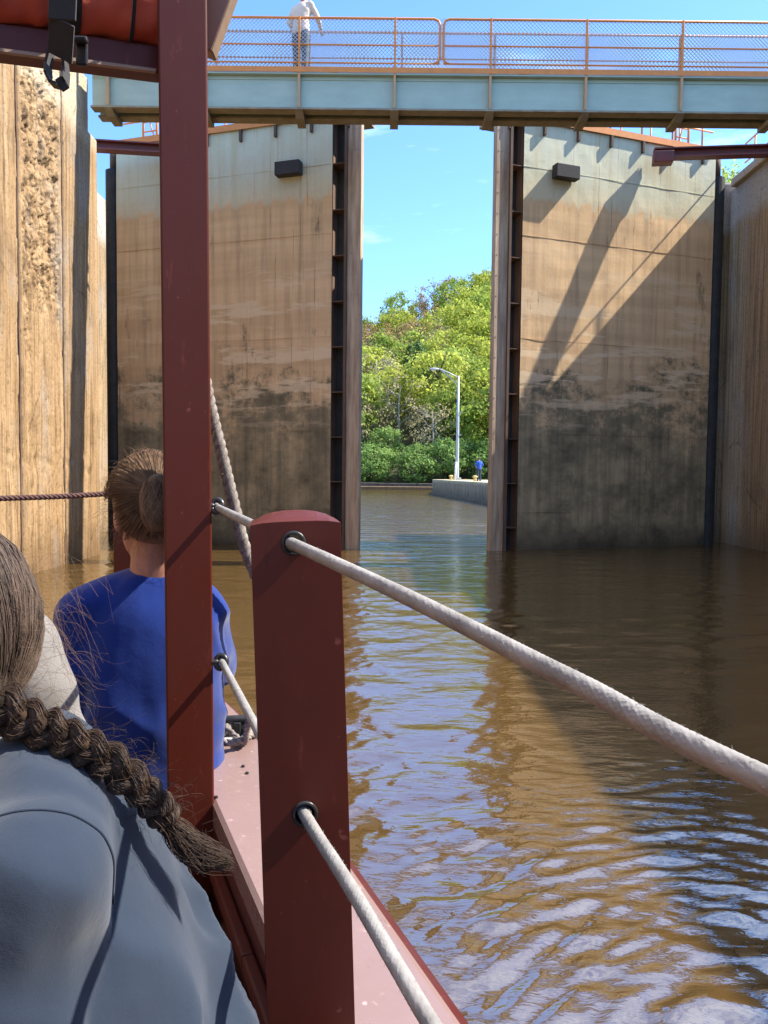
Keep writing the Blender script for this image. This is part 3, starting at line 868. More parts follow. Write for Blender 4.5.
# ------------------------------------------------------------------ people
def hand(mb, wrist, direction, up, size=0.18, curl=0.35):
    """palm, four unequal fingers with knuckles and a thumb from the side of the palm"""
    w, d, u = Vector(wrist), Vector(direction).normalized(), Vector(up)
    u = (u - d * u.dot(d)).normalized(); s = d.cross(u)
    k = size / 0.18
    for i in range(-1, 2): mb.cap(w, w + d * 0.085 * k + s * i * 0.024 * k, 0.021 * k, 0.017 * k, 8)
    for i, ln in enumerate((0.068, 0.078, 0.072, 0.056)):
        o = (i - 1.5) * 0.0205 * k
        p = w + d * 0.085 * k + s * o; dd = d.copy()
        for sg, fr in ((0.45, 0.0092), (0.32, 0.0084), (0.23, 0.0076)):
            dd = (dd - u * math.tan(curl) * 0.8).normalized()
            q = p + dd * ln * k * sg; mb.cap(p, q, fr * k, fr * 0.93 * k, 8); p = q
    p = w + d * 0.025 * k - s * 0.026 * k
    dd = (d * 0.75 - s * 0.66 - u * 0.2).normalized()
    for ln, fr in ((0.042, 0.0125), (0.032, 0.0105), (0.026, 0.009)):
        q = p + dd * ln * k; mb.cap(p, q, fr * k, fr * 0.92 * k, 8); p = q
        dd = (dd + d * 0.35 - u * 0.15).normalized()

def head(mb, c, f, up=(0, 0, 1), k=1.0):
    """skull, jaw, nose, lips, brow and ears; f = facing direction"""
    c, f, u = Vector(c), Vector(f).normalized(), Vector(up).normalized()
    f = (f - u * f.dot(u)).normalized(); s = f.cross(u)
    rot = Matrix((s, f, u)).transposed()
    mb.ell(c + u * 0.025 * k - f * 0.01 * k, (0.074 * k, 0.092 * k, 0.088 * k), rot)
    mb.ell(c - u * 0.048 * k + f * 0.028 * k, (0.056 * k, 0.060 * k, 0.064 * k), rot)
    mb.cap(c + f * 0.082 * k + u * 0.012 * k, c + f * 0.102 * k - u * 0.022 * k, 0.009 * k, 0.013 * k, 8)
    mb.cap(c + f * 0.079 * k - u * 0.052 * k - s * 0.018 * k, c + f * 0.079 * k - u * 0.052 * k + s * 0.018 * k, 0.008 * k, 0.008 * k, 8)
    mb.ell(c + f * 0.070 * k - u * 0.098 * k, (0.022 * k, 0.018 * k, 0.016 * k), rot)
    for sg in (-1, 1):
        mb.ell(c + s * sg * 0.077 * k - u * 0.008 * k - f * 0.005 * k, (0.012 * k, 0.020 * k, 0.033 * k), rot)
    return rot

def eyes(c, f, parent, k=1.0):
    c, f = Vector(c), Vector(f).normalized(); s = f.cross(Vector((0, 0, 1))).normalized()
    for sg in (-1, 1):
        e = MB(); e.ell(c + f * 0.077 * k + s * sg * 0.031 * k + Vector((0, 0, 0.004 * k)), (0.011 * k, 0.011 * k, 0.009 * k), None, 10, 7)
        e.build('eye', M['eye'], parent, smooth=True)

def torso(mb, rings, rot, n=28, sub=7):
    """one smooth loft: rings of (centre, half width, half depth)"""
    ctrl = [Vector((*c, )) for c, w, d in rings]; k = len(rings)
    path = smooth_path(ctrl, (k - 1) * sub)
    ws = smooth_path([Vector((w, d, 0)) for c, w, d in rings], (k - 1) * sub)
    vs, fs = [], []
    for p, w in zip(path, ws):
        for i in range(n):
            a = 2 * PI * i / n
            ca, sa = math.cos(a), math.sin(a)
            e = lambda q: math.copysign(abs(q) ** 0.86, q)
            vs.append(p + rot @ Vector((w.x * e(ca), w.y * e(sa), 0)))
    m = len(path)
    for j in range(m - 1):
        for i in range(n): fs.append((j * n + i, j * n + (i + 1) % n, (j + 1) * n + (i + 1) % n, (j + 1) * n + i))
    fs.append(tuple(reversed(range(n)))); fs.append(tuple((m - 1) * n + i for i in range(n)))
    mb.add(vs, fs)

def smooth_path(ctrl, n):
    ctrl = [Vector(c) for c in ctrl]
    ctrl = [ctrl[0] * 2 - ctrl[1]] + ctrl + [ctrl[-1] * 2 - ctrl[-2]]
    out = []
    segs = len(ctrl) - 3
    for i in range(n + 1):
        u = min(i / n * segs, segs - 1e-6); k = int(u); f = u - k
        p0, p1, p2, p3 = ctrl[k:k + 4]
        out.append(0.5 * ((2 * p1) + (p2 - p0) * f + (2 * p0 - 5 * p1 + 4 * p2 - p3) * f * f + (3 * p1 - p0 - 3 * p2 + p3) * f ** 3))
    return out

def standing_person(loc, yaw, H, label, shirt, legs, hair, pose, long_sleeve=False, group=None):
    """loc = feet; yaw turns the person (0 faces +Y)"""
    loc = Vector(loc)
    t = thing('person', label, 'person', loc, group)
    k = H / 1.75
    Rz = Matrix.Rotation(yaw, 3, 'Z')
    def W(x, y, z): return loc + Rz @ Vector((x * k, y * k, z * k))
    fwd = Rz @ Vector((0, 1, 0))
    lean = pose.get('lean', 0.0)
    sh = {s: W(s * 0.185, lean * 0.9, 1.42) for s in (-1, 1)}
    b = MB(); tr = MB(); sr = MB()
    for s in (-1, 1):
        hip, kn, an = W(s * 0.09, 0, 0.90), W(s * 0.10, 0.02 + pose.get('step', 0) * s, 0.48), W(s * 0.105, pose.get('step', 0) * s * 1.4 - 0.01, 0.08)
        b.cap(hip, kn, 0.082 * k, 0.055 * k); b.cap(kn, an, 0.053 * k, 0.036 * k)
        tr.cap(hip, kn, 0.098 * k, 0.072 * k); tr.cap(kn, an, 0.071 * k, 0.056 * k)
        el, wr = (W(*pose['elbow' + ('R' if s > 0 else 'L')]), W(*pose['wrist' + ('R' if s > 0 else 'L')]))
        b.cap(sh[s], el, 0.048 * k, 0.038 * k); b.cap(el, wr, 0.037 * k, 0.026 * k)
        hand(b, wr, (wr - el), (0, 0, 1), 0.18 * k, 0.5)
        sr.cap(sh[s], (sh[s] + (el - sh[s]) * (1.0 if long_sleeve else 0.75)), 0.066 * k, 0.058 * k)
        if long_sleeve: sr.cap(el, el + (wr - el) * 0.95, 0.055 * k, 0.040 * k)
        f = MB(); f.cap(an + Vector((0, 0, -0.035 * k)) - fwd * 0.05 * k, an + Vector((0, 0, -0.045 * k)) + fwd * 0.15 * k, 0.043 * k, 0.034 * k)
        f.build('shoe', M['shoe'], t, smooth=True)
    rotb = Rz
    for mb, g in ((b, 0.0), (sr, 0.018)):
        torso(mb, [(W(0, lean * .05, 0.88), (0.16 + g) * k, (0.108 + g) * k), (W(0, lean * .2, 1.0), (0.155 + g) * k, (0.108 + g) * k), (W(0, lean * .45, 1.15), (0.150 + g) * k, (0.105 + g) * k),
                   (W(0, lean * .75, 1.32), (0.178 + g) * k, (0.112 + g) * k), (W(0, lean * .9, 1.43), (0.15 + g) * k, (0.085 + g) * k), (W(0, lean * .95, 1.49), (0.07 + g) * k, (0.062 + g) * k)], rotb)
        mb.cap(W(-0.12, lean * 0.9, 1.42), W(0.12, lean * 0.9, 1.42), (0.06 + g) * k, (0.06 + g) * k)
    tr.ell(W(0, 0, 0.93), (0.170 * k, 0.122 * k, 0.12 * k), rotb)
    hc = W(0, lean * 1.15 + 0.03, 1.62)
    b.cap(W(0, lean * 0.95, 1.42), hc - Vector((0, 0, 0.05 * k)), 0.058 * k, 0.052 * k)
    hf = Rz @ Vector((pose.get('turn', 0), 1, 0))
    head(b, hc, hf, (0, 0, 1), k)
    remeshed('body', b, 0.010, M['skin'], t, 3)
    fold = lambda p: 0.010 * nz(p, 9, 2) + 0.006 * nz(p, 22, 5)
    remeshed('shirt', sr, 0.014, M[shirt], t, 4, fold)
    remeshed('trousers', tr, 0.014, M[legs], t, 4, fold)
    h = MB(); rr = head(MB(), hc, hf, (0, 0, 1), k)
    h.ell(hc + Vector((0, 0, 0.045 * k)) - hf.normalized() * 0.020 * k, (0.082 * k, 0.092 * k, 0.080 * k), rr)
    h.build('hair', M[hair], t, smooth=True)
    eyes(hc, hf, t, k)
    return t

ZD = 8.69
bx_ = P(301, 60, 17.75).x
standing_person((bx_, 17.62, ZD), R(-28), 2.04, 'person in cream shirt and grey jeans leaning on the footbridge railing', 'cream_shirt', 'jeans', 'hair_dark',
                dict(lean=0.07, turn=0.2, elbowR=(0.27, 0.20, 1.20), wristR=(0.20, 0.40, 1.14), elbowL=(-0.25, -0.02, 1.15), wristL=(-0.20, 0.16, 1.02)), True)

# ------------------------------------------------------------------ pier, lamp and the far bank
PZ = -0.55
def pier():
    t = thing('pier', 'low stained concrete pier with a sunlit top in the river past the gates', 'pier', (8, 62, WATER_Z))
    m = MB(); m.prism([(4.55, 73.0), (5.0, 71.0), (6.9, 52.0), (8.4, 36.0), (12.5, 36.0), (11.2, 73.5), (5.2, 74.2)], -3.0, PZ)
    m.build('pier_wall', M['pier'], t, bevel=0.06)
    l = MB(); l.prism([(4.25, 73.3), (4.72, 70.9), (6.62, 52.0), (8.1, 36.1), (8.35, 36.1), (6.85, 52.0), (4.95, 71.0), (4.5, 73.0)], -3.0, WATER_Z + 0.22)
    l.build('ledge', M['pier'], t)
pier()

def lamp():
    bx, by = P(457, 476, 70).x, 70.0
    base = Vector((bx, by, PZ))
    t = thing('street_lamp', 'tall galvanised lamp post with a single truss arm standing on the pier', 'street lamp', base)
    zt = P(457, 376, 70).z
    p = MB(); p.tube([base, base + Vector((0, 0, 0.05)), (bx, by, zt * 0.5), (bx, by, zt)], [0.17, 0.17, 0.13, 0.095], 14); p.build('pole', M['steel'], t, smooth=True)
    pl = MB(); pl.box(base + Vector((0, 0, 0.11)), (0.7, 0.7, 0.2)); pl.build('base_plate', M['steel'], t, bevel=0.03)
    end = P(437, 369, 70)
    a = MB(); a.tube([(bx, by, zt - 0.15), (bx - 0.8, by, zt + 0.25), (end.x + 0.3, by, end.z - 0.02), (end.x, by, end.z)], 0.055, 10)
    a.tube([(bx, by, zt - 0.85), (bx - 0.9, by, zt - 0.05), (end.x + 0.35, by, end.z - 0.08)], 0.045, 10)
    a.tube([(bx - 0.75, by, zt + 0.2), (bx - 0.75, by, zt - 0.18)], 0.03, 8)
    a.build('arm', M['steel'], t, smooth=True)
    h = MB(); h.ell((end.x - 0.25, by, end.z + 0.0), (0.46, 0.17, 0.12)); h.build('lamp_head', M['steel'], t, smooth=True)
    g = MB(); g.ell((end.x - 0.32, by, end.z - 0.08), (0.24, 0.12, 0.10)); g.build('lens', M['white_paint'], t, smooth=True)
    for z in (zt - 3.3, zt - 5.3):
        b = MB(); b.box((bx + 0.18, by, z), (0.28, 0.2, 0.12)); b.build('bracket', M['steel'], t)
lamp()

def bollard(px, Y, label, mat='yellow', h=0.42):
    p = P(px, 477, Y); base = Vector((p.x, Y, PZ))
    t = thing('mooring_bollard', label, 'bollard', base, 'mooring bollards on the pier')
    m = MB(); m.tube([base, base + Vector((0, 0, h * 0.75))], [0.13, 0.11], 14); m.build('shaft', M[mat], t, smooth=True)
    c = MB(); c.ell(base + Vector((0, 0, h * 0.8)), (0.21, 0.17, 0.10)); c.build('cap', M[mat], t, smooth=True)
bollard(451, 69.0, 'yellow bollard just to the water side of the lamp post')
bollard(475, 59.5, 'yellow bollard at the feet of the person in blue, nearer the lamp')
def marker():
    p = P(455, 476, 69.6); base = Vector((p.x, 69.5, PZ))
    t = thing('marker_post', 'short white post leaning against the foot of the lamp', 'post', base)
    m = MB(); m.tube([base, base + Vector((0.08, 0.1, 1.5))], [0.10, 0.10], 10); m.build('shaft', M['white_paint'], t, smooth=True)
    c = MB(); c.ell(base + Vector((0.08, 0.1, 1.5)), (0.13, 0.13, 0.13)); c.build('cap', M['white_paint'], t, smooth=True)
marker()
pp = P(479, 477, 60)
standing_person((pp.x, 60.0, PZ), R(20), 1.85, 'person in a cobalt blue jacket standing on the pier beyond the gates', 'cobalt', 'navy', 'hair_grey',
                dict(lean=0.0, elbowR=(0.30, 0.0, 1.16), wristR=(0.16, 0.16, 1.05), elbowL=(-0.30, 0.0, 1.16), wristL=(-0.16, 0.16, 1.05)), True)

def far_wall():
    t = thing('river_wall', 'low dark stone river wall at the foot of the wooded far bank', 'wall', (-5, 95.5, WATER_Z))
    m = MB()
    x = -70
    while x < 60:
        h = 0.75 + 0.12 * rnd.random(); w = 2.2 + rnd.random()
        m.box((x + w / 2, 96 + 0.1 * rnd.random(), -2.2 + h / 2), (w - 0.02, 1.6, h + 0.4)); x += w
    m.build('stone_face', M['dark_stone'], t, bevel=0.06)
    l = MB(); l.box((-5, 94.4, WATER_Z - 0.05), (130, 1.5, 0.85)); l.build('white_water_strip', M['wall_sun'], t, bevel=0.05)  # added pale sill standing in for the white strip of water
far_wall()

# ------------------------------------------------------------------ trees
def crown_mesh(name, rx, rz, clumps, per, leaf, seed, cone=False, sparse=False):
    r = random.Random(seed)
    V, Fc = [], []
    for c in range(clumps):
        while True:
            u = Vector((r.uniform(-1, 1), r.uniform(-1, 1), r.uniform(-1, 1)))
            if 0.25 < u.length < 1: break
        u = u.normalized() * (u.length ** 0.45)
        if cone: u.x *= 0.75 * (0.55 - 0.45 * u.z) / 0.55; u.y *= 0.75 * (0.55 - 0.45 * u.z) / 0.55
        cc = Vector((u.x * rx, u.y * rx, u.z * rz))
        cr = rx * r.uniform(0.16, 0.34)
        for k in range(per):
            g = Vector((r.gauss(0, 1), r.gauss(0, 1), r.gauss(0, 0.75))) * cr * 0.55
            p = cc + g
            nrm = (g.normalized() * 0.8 + u * 0.5 + Vector((r.gauss(0, .5), r.gauss(0, .5), r.gauss(0.3, .5)))).normalized()
            a = nrm.orthogonal().normalized(); b = nrm.cross(a)
            an = r.random() * 6.28
            a, b = a * math.cos(an) + b * math.sin(an), b * math.cos(an) - a * math.sin(an)
            s = leaf * r.uniform(0.6, 1.3)
            i = len(V)
            V += [p - a * s * 0.5, p + b * s * 0.3, p + a * s * 0.55, p - b * s * 0.33]
            Fc.append((i, i + 1, i + 2, i + 3))
    me = bpy.data.meshes.new(name); me.from_pydata([tuple(v) for v in V], [], Fc); me.update()
    return me

def trunk_mesh(name, h, rx, seed, limbs=9, twigs=0):
    r = random.Random(seed); b = MB()
    top = Vector((r.uniform(-.4, .4), r.uniform(-.4, .4), h))
    pts = [Vector((0, 0, -0.6)), Vector((0.1, 0, h * 0.3)), Vector((r.uniform(-.3, .3), r.uniform(-.3, .3), h * 0.65)), top]
    b.tube(pts, [0.24, 0.19, 0.12, 0.04], 8)
    for k in range(limbs):
        z = h * r.uniform(0.3, 0.85); a = r.random() * 6.28
        s = Vector((0.05, 0, z)); L = rx * r.uniform(0.55, 1.0)
        m = s + Vector((math.cos(a) * L * .5, math.sin(a) * L * .5, L * 0.28)); e = s + Vector((math.cos(a) * L, math.sin(a) * L, L * r.uniform(.4, .8)))
        b.tube([s, m, e], [0.09, 0.06, 0.02], 6)
        for q in range(twigs):
            w = m + (e - m) * r.random(); dv = Vector((r.gauss(0, 1), r.gauss(0, 1), abs(r.gauss(0.8, .6)))).normalized() * r.uniform(.6, 1.5)
            b.tube([w, w + dv], [0.03, 0.01], 4)
    return b.mesh(name, True)

KINDS = {
    'lime':  ('broadleaf_tree', 'leaf_lime', 'bark', 4.3, 4.0, 64, 52, 0.50),
    'green': ('broadleaf_tree', 'leaf_green', 'bark', 4.5, 4.2, 64, 52, 0.52),
    'dark':  ('evergreen_tree', 'leaf_dark', 'bark', 3.3, 6.4, 70, 52, 0.46),
    'rust':  ('budding_tree', 'leaf_rust', 'bark', 4.3, 4.0, 46, 34, 0.40),
    'bud':   ('budding_tree', 'leaf_bud', 'pale_bark', 3.9, 3.9, 40, 26, 0.36),
    'bank':  ('bank_bush', 'leaf_bank', 'bark', 2.7, 2.1, 56, 46, 0.36),
}
WORDS = {'lime': 'bright yellow-green leafy tree', 'green': 'mid green leafy tree', 'dark': 'tall dark evergreen tree', 'rust': 'rusty orange-brown budding tree',
         'bud': 'pale sparse tree with bare limbs', 'bank': 'dense blue-green bush'}
TM = {}
for kind, (nm, lm, bk, rx, rz, cl, per, lf) in KINDS.items():
    for v in range(3):
        cm = crown_mesh(nm + '_crown', rx, rz, cl, per, lf, hash((kind, v)) % 1000 if False else (ord(kind[0]) * 7 + ord(kind[1]) + v * 31), kind == 'dark')
        cm.materials.append(M[lm])
        tm = trunk_mesh(nm + '_trunk', (rz * 1.9 + 1.5) if kind != 'bank' else 3.2, rx, v * 13 + ord(kind[1]), 10, 5 if kind in ('bud', 'rust') else 1)
        tm.materials.append(M[bk])
        TM[kind, v] = (cm, tm, rz + (2.2 if kind != 'bank' else 1.2))

def tree(kind, x, y, s, rz, label, v):
    cm, tm, zc = TM[kind, v]
    t = thing(KINDS[kind][0], label, 'bush' if kind == 'bank' else 'tree', (x, y, hill_z(x, y) - 0.2),
              'bushes along the far bank' if kind == 'bank' else 'trees on the wooded hillside')
    t.scale = (s, s, s * rnd.uniform(0.92, 1.12)); t.rotation_euler = (0, 0, rz)
    for nm, me, z in (('trunk', tm, 0), ('crown', cm, zc)):
        o = bpy.data.objects.new(nm, me); COL.objects.link(o); o.parent = t; o.location = (0, 0, z)

def plant_hill():
    r = random.Random(21)
    rows = [98.5, 101.5, 106, 112, 118, 125, 132, 140, 148, 157, 166, 176, 186, 196, 206, 213]
    seen = {}
    for ri, y in enumerate(rows):
        bank = ri < 2
        step = 4.6 if bank else 5.6 + 0.012 * y
        x = y * -0.075 + r.uniform(0, 3)
        while x < y * 0.185:
            yy = y + r.uniform(-2.2, 2.2) if not bank else y + r.uniform(-.8, .8)
            px = 384 + F * x / yy
            u = (ri - 2) / 13
            q = r.random()
            if bank: kind = 'bank'
            elif ri == 2: kind = 'bank' if q < .3 else ('bud' if q < .6 else ('green' if q < .8 else 'lime'))
            elif u > 0.42 and px < 432: kind = 'rust' if q < .62 else ('bud' if q < .72 else ('green' if q < .9 else 'lime'))
            elif u > 0.8: kind = 'green' if q < .4 else ('lime' if q < .75 else 'rust')
            elif px < 402 and u > 0.35: kind = 'rust' if q < .4 else ('bud' if q < .55 else ('lime' if q < .8 else 'green'))
            elif px < 400 and u < 0.3: kind = 'bud' if q < .4 else ('green' if q < .7 else 'lime')
            else: kind = 'lime' if q < .66 else ('green' if q < .9 else 'bud')
            if 396 < px < 422 and 0.22 < u < 0.42: kind = 'dark'
            where = ('on the river bank' if bank else 'low on the hillside' if u < .25 else 'half-way up the hillside' if u < .55 else 'high on the hillside' if u < .85 else 'on the skyline of the hill')
            side = ('by the left gate' if px < 388 else 'left of the lamp' if px < 432 else 'behind the lamp post' if px < 468 else 'by the right gate')
            tree(kind, x, yy, r.uniform(0.82, 1.22) * (0.72 if kind == 'dark' else 0.85 if kind == 'bank' else 1.0), r.random() * 6.28, WORDS[kind] + ' ' + where + ', ' + side, r.randrange(3))
            x += step * r.uniform(0.8, 1.25)
plant_hill()

def woodland():
    """the woods on both flanks of the hill, one mass"""
    r = random.Random(5)
    V, Fc = [], []
    for k in range(900):
        y = r.uniform(99, 225)
        x = r.choice((r.uniform(-190, y * -0.09), r.uniform(y * 0.20, 210)))
        base = Vector((x, y, hill_z(x, y)))
        rx = r.uniform(3.2, 5.2)
        for c in range(16):
            u = Vector((r.gauss(0, 1), r.gauss(0, 1), r.gauss(0, 1))).normalized()
            cc = base + Vector((u.x * rx, u.y * rx, 5.5 + u.z * rx * .95))
            for q in range(14):
                p = cc + Vector((r.gauss(0, 1), r.gauss(0, 1), r.gauss(0, .8))) * 0.75
                nrm = (u + Vector((r.gauss(0, .6), r.gauss(0, .6), r.gauss(.3, .6)))).normalized()
                a = nrm.orthogonal().normalized(); b = nrm.cross(a); s = r.uniform(.6, 1.2); i = len(V)
                V += [p - a * s * .5, p + b * s * .35, p + a * s * .5, p - b * s * .35]; Fc.append((i, i + 1, i + 2, i + 3))
    me = bpy.data.meshes.new('woodland'); me.from_pydata([tuple(v) for v in V], [], Fc); me.update()
    o = bpy.data.objects.new('woodland', me); finish(o, M['leaf_green'])
    tag(o, 'green woods spreading along the hill on both sides', 'woods', None, 'stuff')
woodland()

# ------------------------------------------------------------------ boat
GZ = -0.68                                  # gunwale level
AFT = Vector((0.380, -0.925, 0))            # towards the stern along the side
OUT = Vector((0.925, 0.380, 0))             # outboard, starboard
outer = [Vector((0.094, 0.951, 0)) + AFT * 4.6, Vector((0.094, 0.951, 0)), Vector((-0.031, 1.257, 0)), Vector((-0.36, 2.06, 0)), Vector((-0.455, 2.24, 0)), Vector((-0.60, 2.50, 0)),
         Vector((-0.80, 2.78, 0)), Vector((-1.02, 3.0, 0)), Vector((-1.28, 3.13, 0)), Vector((-1.58, 3.14, 0)), Vector((-1.85, 3.02, 0)), Vector((-2.08, 2.78, 0)), Vector((-2.28, 2.42, 0)),
         Vector((-2.34, 2.2, 0)), Vector((-2.34, 2.2, 0)) + AFT * 6.2]
def offset(poly, d):
    out = []
    for i, p in enumerate(poly):
        a = poly[max(0, i - 1)]; b = poly[min(len(poly) - 1, i + 1)]
        t = (b - a).normalized(); nrm = Vector((t.y, -t.x, 0))
        out.append(p - nrm * d)
    return out
inner = offset(outer, 0.18)

def boat():
    t = thing('tour_boat', 'red wooden tour boat with oxblood posts and rope rails carrying passengers', 'boat', (-0.6, 0.6, WATER_Z))
    def ribbon(rings, name, mat, **kw):
        b = MB(); n = len(rings[0]); vs, fs = [], []
        for rg in rings: vs += rg
        for j in range(len(rings) - 1):
            for i in range(n - 1): fs.append((j * n + i, j * n + i + 1, (j + 1) * n + i + 1, (j + 1) * n + i))
        b.add(vs, fs); return b.build(name, mat, t, **kw)
    def lv(poly, z): return [p + Vector((0, 0, z)) for p in poly]
    o1 = offset(outer, -0.02); o0 = offset(outer, 0.012); i1 = offset(outer, 0.172)
    ribbon([lv(inner, GZ - 0.05), lv(inner, GZ - 0.006), lv(i1, GZ), lv(o0, GZ), lv(offset(outer, 0.002), GZ - 0.006), lv(outer, GZ - 0.018)], 'gunwale', M['deck_red'])
    ribbon([lv(outer, GZ - 0.0182), lv(o1, GZ - 0.024), lv(offset(outer, -0.03), GZ - 0.04), lv(o1, GZ - 0.075), lv(outer, GZ - 0.082)], 'rub_rail', M['hull_red'], smooth=True)
    ribbon([lv(outer, GZ - 0.0822), lv(offset(outer, 0.02), GZ - 0.4), lv(offset(outer, 0.10), -1.7), lv(offset(outer, 0.3), -2.3)], 'hull', M['hull_red'])
    ribbon([lv(inner, GZ - 0.0502), lv(inner, -1.14)], 'bulwark', M['hull_red'])
    # moulding along the inner edge, seen against the side
    mo = MB(); ii = offset(outer, 0.192)
    for a, b in zip(ii[:-1], ii[1:]): mo.bar(a + Vector((0, 0, GZ - 0.10)), b + Vector((0, 0, GZ - 0.10)), 0.02, 0.03)
    mo.build('inner_moulding', M['post_red'], t, bevel=0.004)
    fl = MB(); fl.prism([(p.x, p.y) for p in reversed(inner)], -1.18, -1.14); fl.build('floor', M['hull_red'], t)
    bn = MB()
    be = offset(outer, 0.20); bi = offset(outer, 0.56)
    bn.prism([(p.x, p.y) for p in be[:4]] + [(p.x, p.y) for p in reversed(bi[:4])], -0.90, -0.86)
    for q in (0.1, 0.5, 0.9):
        p = bi[0].lerp(bi[3], q); bn.box((p.x, p.y, -1.02), (0.06, 0.06, 0.235))
    bn.build('bench', M['hull_red'], t, bevel=0.006)
    bw = MB(); bw.prism([(p.x, p.y) for p in be[5:12]], -0.90, -0.86); bw.build('bow_seat', M['hull_red'], t)

    # posts. hole heights are where the rope rails run
    def post(name, pc, wx, wy, zb, zt, yaw, lean, top, holes):
        c = Vector(pc)
        rot = Matrix.Rotation(yaw, 3, 'Z') @ Matrix.Rotation(lean, 3, 'Y')
        bm = bmesh.new()
        hx, hy = wx / 2, wy / 2
        levels = [zb, zt]
        vs = [[bm.verts.new((sx * hx, sy * hy, z)) for sx, sy in ((-1, -1), (1, -1), (1, 1), (-1, 1))] for z in levels]
        for i in range(4):
            j = (i + 1) % 4
            bm.faces.new((vs[0][i], vs[0][j], vs[1][j], vs[1][i]))
        bm.faces.new(list(reversed(vs[0]))); bm.faces.new(vs[1])
        if top:   # crowned top
            bm.edges.ensure_lookup_table()
            ed = [e for e in bm.edges if all(abs(v.co.z - zt) < 1e-6 for v in e.verts)]
            bmesh.ops.subdivide_edges(bm, edges=ed, cuts=7, use_grid_fill=True)
            for v in bm.verts:
                if v.co.z > zt - 1e-5: v.co.z += top * (1 - abs(v.co.x / hx) ** 2.4) * (1 - abs(v.co.y / hy) ** 2.4) - 0.003 * (v.co.x / hx) ** 4
        bmesh.ops.recalc_face_normals(bm, faces=bm.faces)
        me = bpy.data.meshes.new(name); bm.to_mesh(me); bm.free()
        me.transform(Matrix.Translation(c) @ rot.to_4x4())
        o = finish(bpy.data.objects.new(name, me), M['post_red'], t)
        # bore the rope holes through
        for hzv, hxv, hr in holes:
            cm = MB(); cm.tube([c + rot @ Vector((hxv, -0.3, hzv)), c + rot @ Vector((hxv, 0.3, hzv))], hr, 20)
            cut = bpy.data.objects.new('bore', cm.mesh('bore')); COL.objects.link(cut)
            bo = o.modifiers.new('bore', 'BOOLEAN'); bo.object = cut; bo.operation = 'DIFFERENCE'; bo.solver = 'EXACT'
            cut.parent = t; cut.matrix_parent_inverse = Matrix.Translation(-Vector(t.location))
            bpy.context.view_layer.update()
            dg = bpy.context.evaluated_depsgraph_get()
            me2 = bpy.data.meshes.new_from_object(o.evaluated_get(dg))
            o.modifiers.clear(); old = o.data; o.data = me2; me2.name = name
            bpy.data.meshes.remove(old); bpy.data.objects.remove(cut)
        bv = o.modifiers.new('bevel', 'BEVEL'); bv.width = 0.004; bv.segments = 3; bv.limit_method = 'ANGLE'; bv.angle_limit = R(40)
        for hzv, hxv, hr in holes:          # black grommet rims on both faces
            for sy in (-1, 1):
                gm = MB(); q = c + rot @ Vector((hxv, sy * (hy + 0.001), hzv))
                ring = [q + rot @ Vector((math.cos(k * PI / 12) * (hr + 0.0015), 0, math.sin(k * PI / 12) * (hr + 0.0015))) for k in range(25)]
                gm.tube(ring, 0.0022, 6, False); gm.build('grommet', M['black_plastic'], o, smooth=True)
        return o
    # short bollard post in front
    c = P(295, 700, 0.90); cz = 0
    y0 = 0.90
    lean = R(2.1)
    zt = P(292, 521, 0.85).z
    post('rail_post', (P(302, 760, y0).x, y0, P(302, 760, y0).z), 0.100, 0.095, -0.62, zt - P(302, 760, y0).z, R(8.5), -lean, 0.010,
         [(P(291, 543, 0.85).z - P(302, 760, y0).z, -0.003, 0.0105), (P(305, 815, 0.85).z - P(302, 760, y0).z, 0.0, 0.0115)])
    # tall post that carries the roof
    y1 = 1.58
    pc = P(187, 470, y1)
    post('roof_post', (pc.x, y1, pc.z), 0.093, 0.085, -0.95, 1.35, R(15.5), R(-0.45), 0.0, [])
    for px, py in ((217, 506), (221, 662)):       # black eyes on the side of the tall post
        q = P(px, py, 1.56); e = MB()
        e.tube([q + Vector((math.cos(k * PI / 10) * .011, math.sin(k * PI / 10) * .004, math.sin(k * PI / 10) * .013)) for k in range(21)], 0.0055, 8, False)
        e.cap(q + Vector((-.03, -.004, 0)), q + Vector((-.010, 0, 0)), .007, .007, 8)
        e.build('rope_eye', M['black_plastic'], t, smooth=True)
    # roof beam, canvas roll, brace
    rb = MB(); a = P(160, 65, 1.60); b = P(-150, 23, 1.36); rb.bar(a, b, 0.05, 0.052); rb.build('roof_beam', M['post_red'], t, bevel=0.004)
    tr = MB(); tr.bar(a + Vector((0, -.031, -.028)), b + Vector((0, -.031, -.028)), 0.010, 0.006); tr.build('beam_trim', M['tan_paint'], t)
    rf = MB(); q0 = P(222, 0, 1.66); q1 = P(206, 44, 1.66)
    rf.bar(q1 + (q1 - q0) * 0.2, q0 + (q0 - q1) * 4, 0.04, 0.05); rf.build('roof_brace', M['tan_paint'], t, bevel=0.004)
    r = MB(); a = P(158, 0, 1.60); b = P(-170, -42, 1.36)
    n, m = 44, 40
    vs, fs = [], []
    ax = (b - a).normalized(); up = Vector((0, 0, 1)); sd = ax.cross(up)
    for i in range(n + 1):
        k = i / n; p = a.lerp(b, k)
        for j in range(m):
            an = 2 * PI * j / m
            w = Vector((k * 7, math.cos(an) * 1.2, math.sin(an) * 1.2))
            pinch = 1 - 0.16 * math.exp(-((k - 0.36) / 0.03) ** 2)
            rad = 0.098 * pinch * (1 + 0.12 * mnoise.noise(w) + 0.07 * mnoise.noise(w * 2.6) - 0.06 * ridge(w, 1.6, 1.6, 3.0)) + 0.004 * math.sin(3 * an + 4 * k)
            vs.append(p + sd * math.cos(an) * rad * 0.9 + up * math.sin(an) * rad)
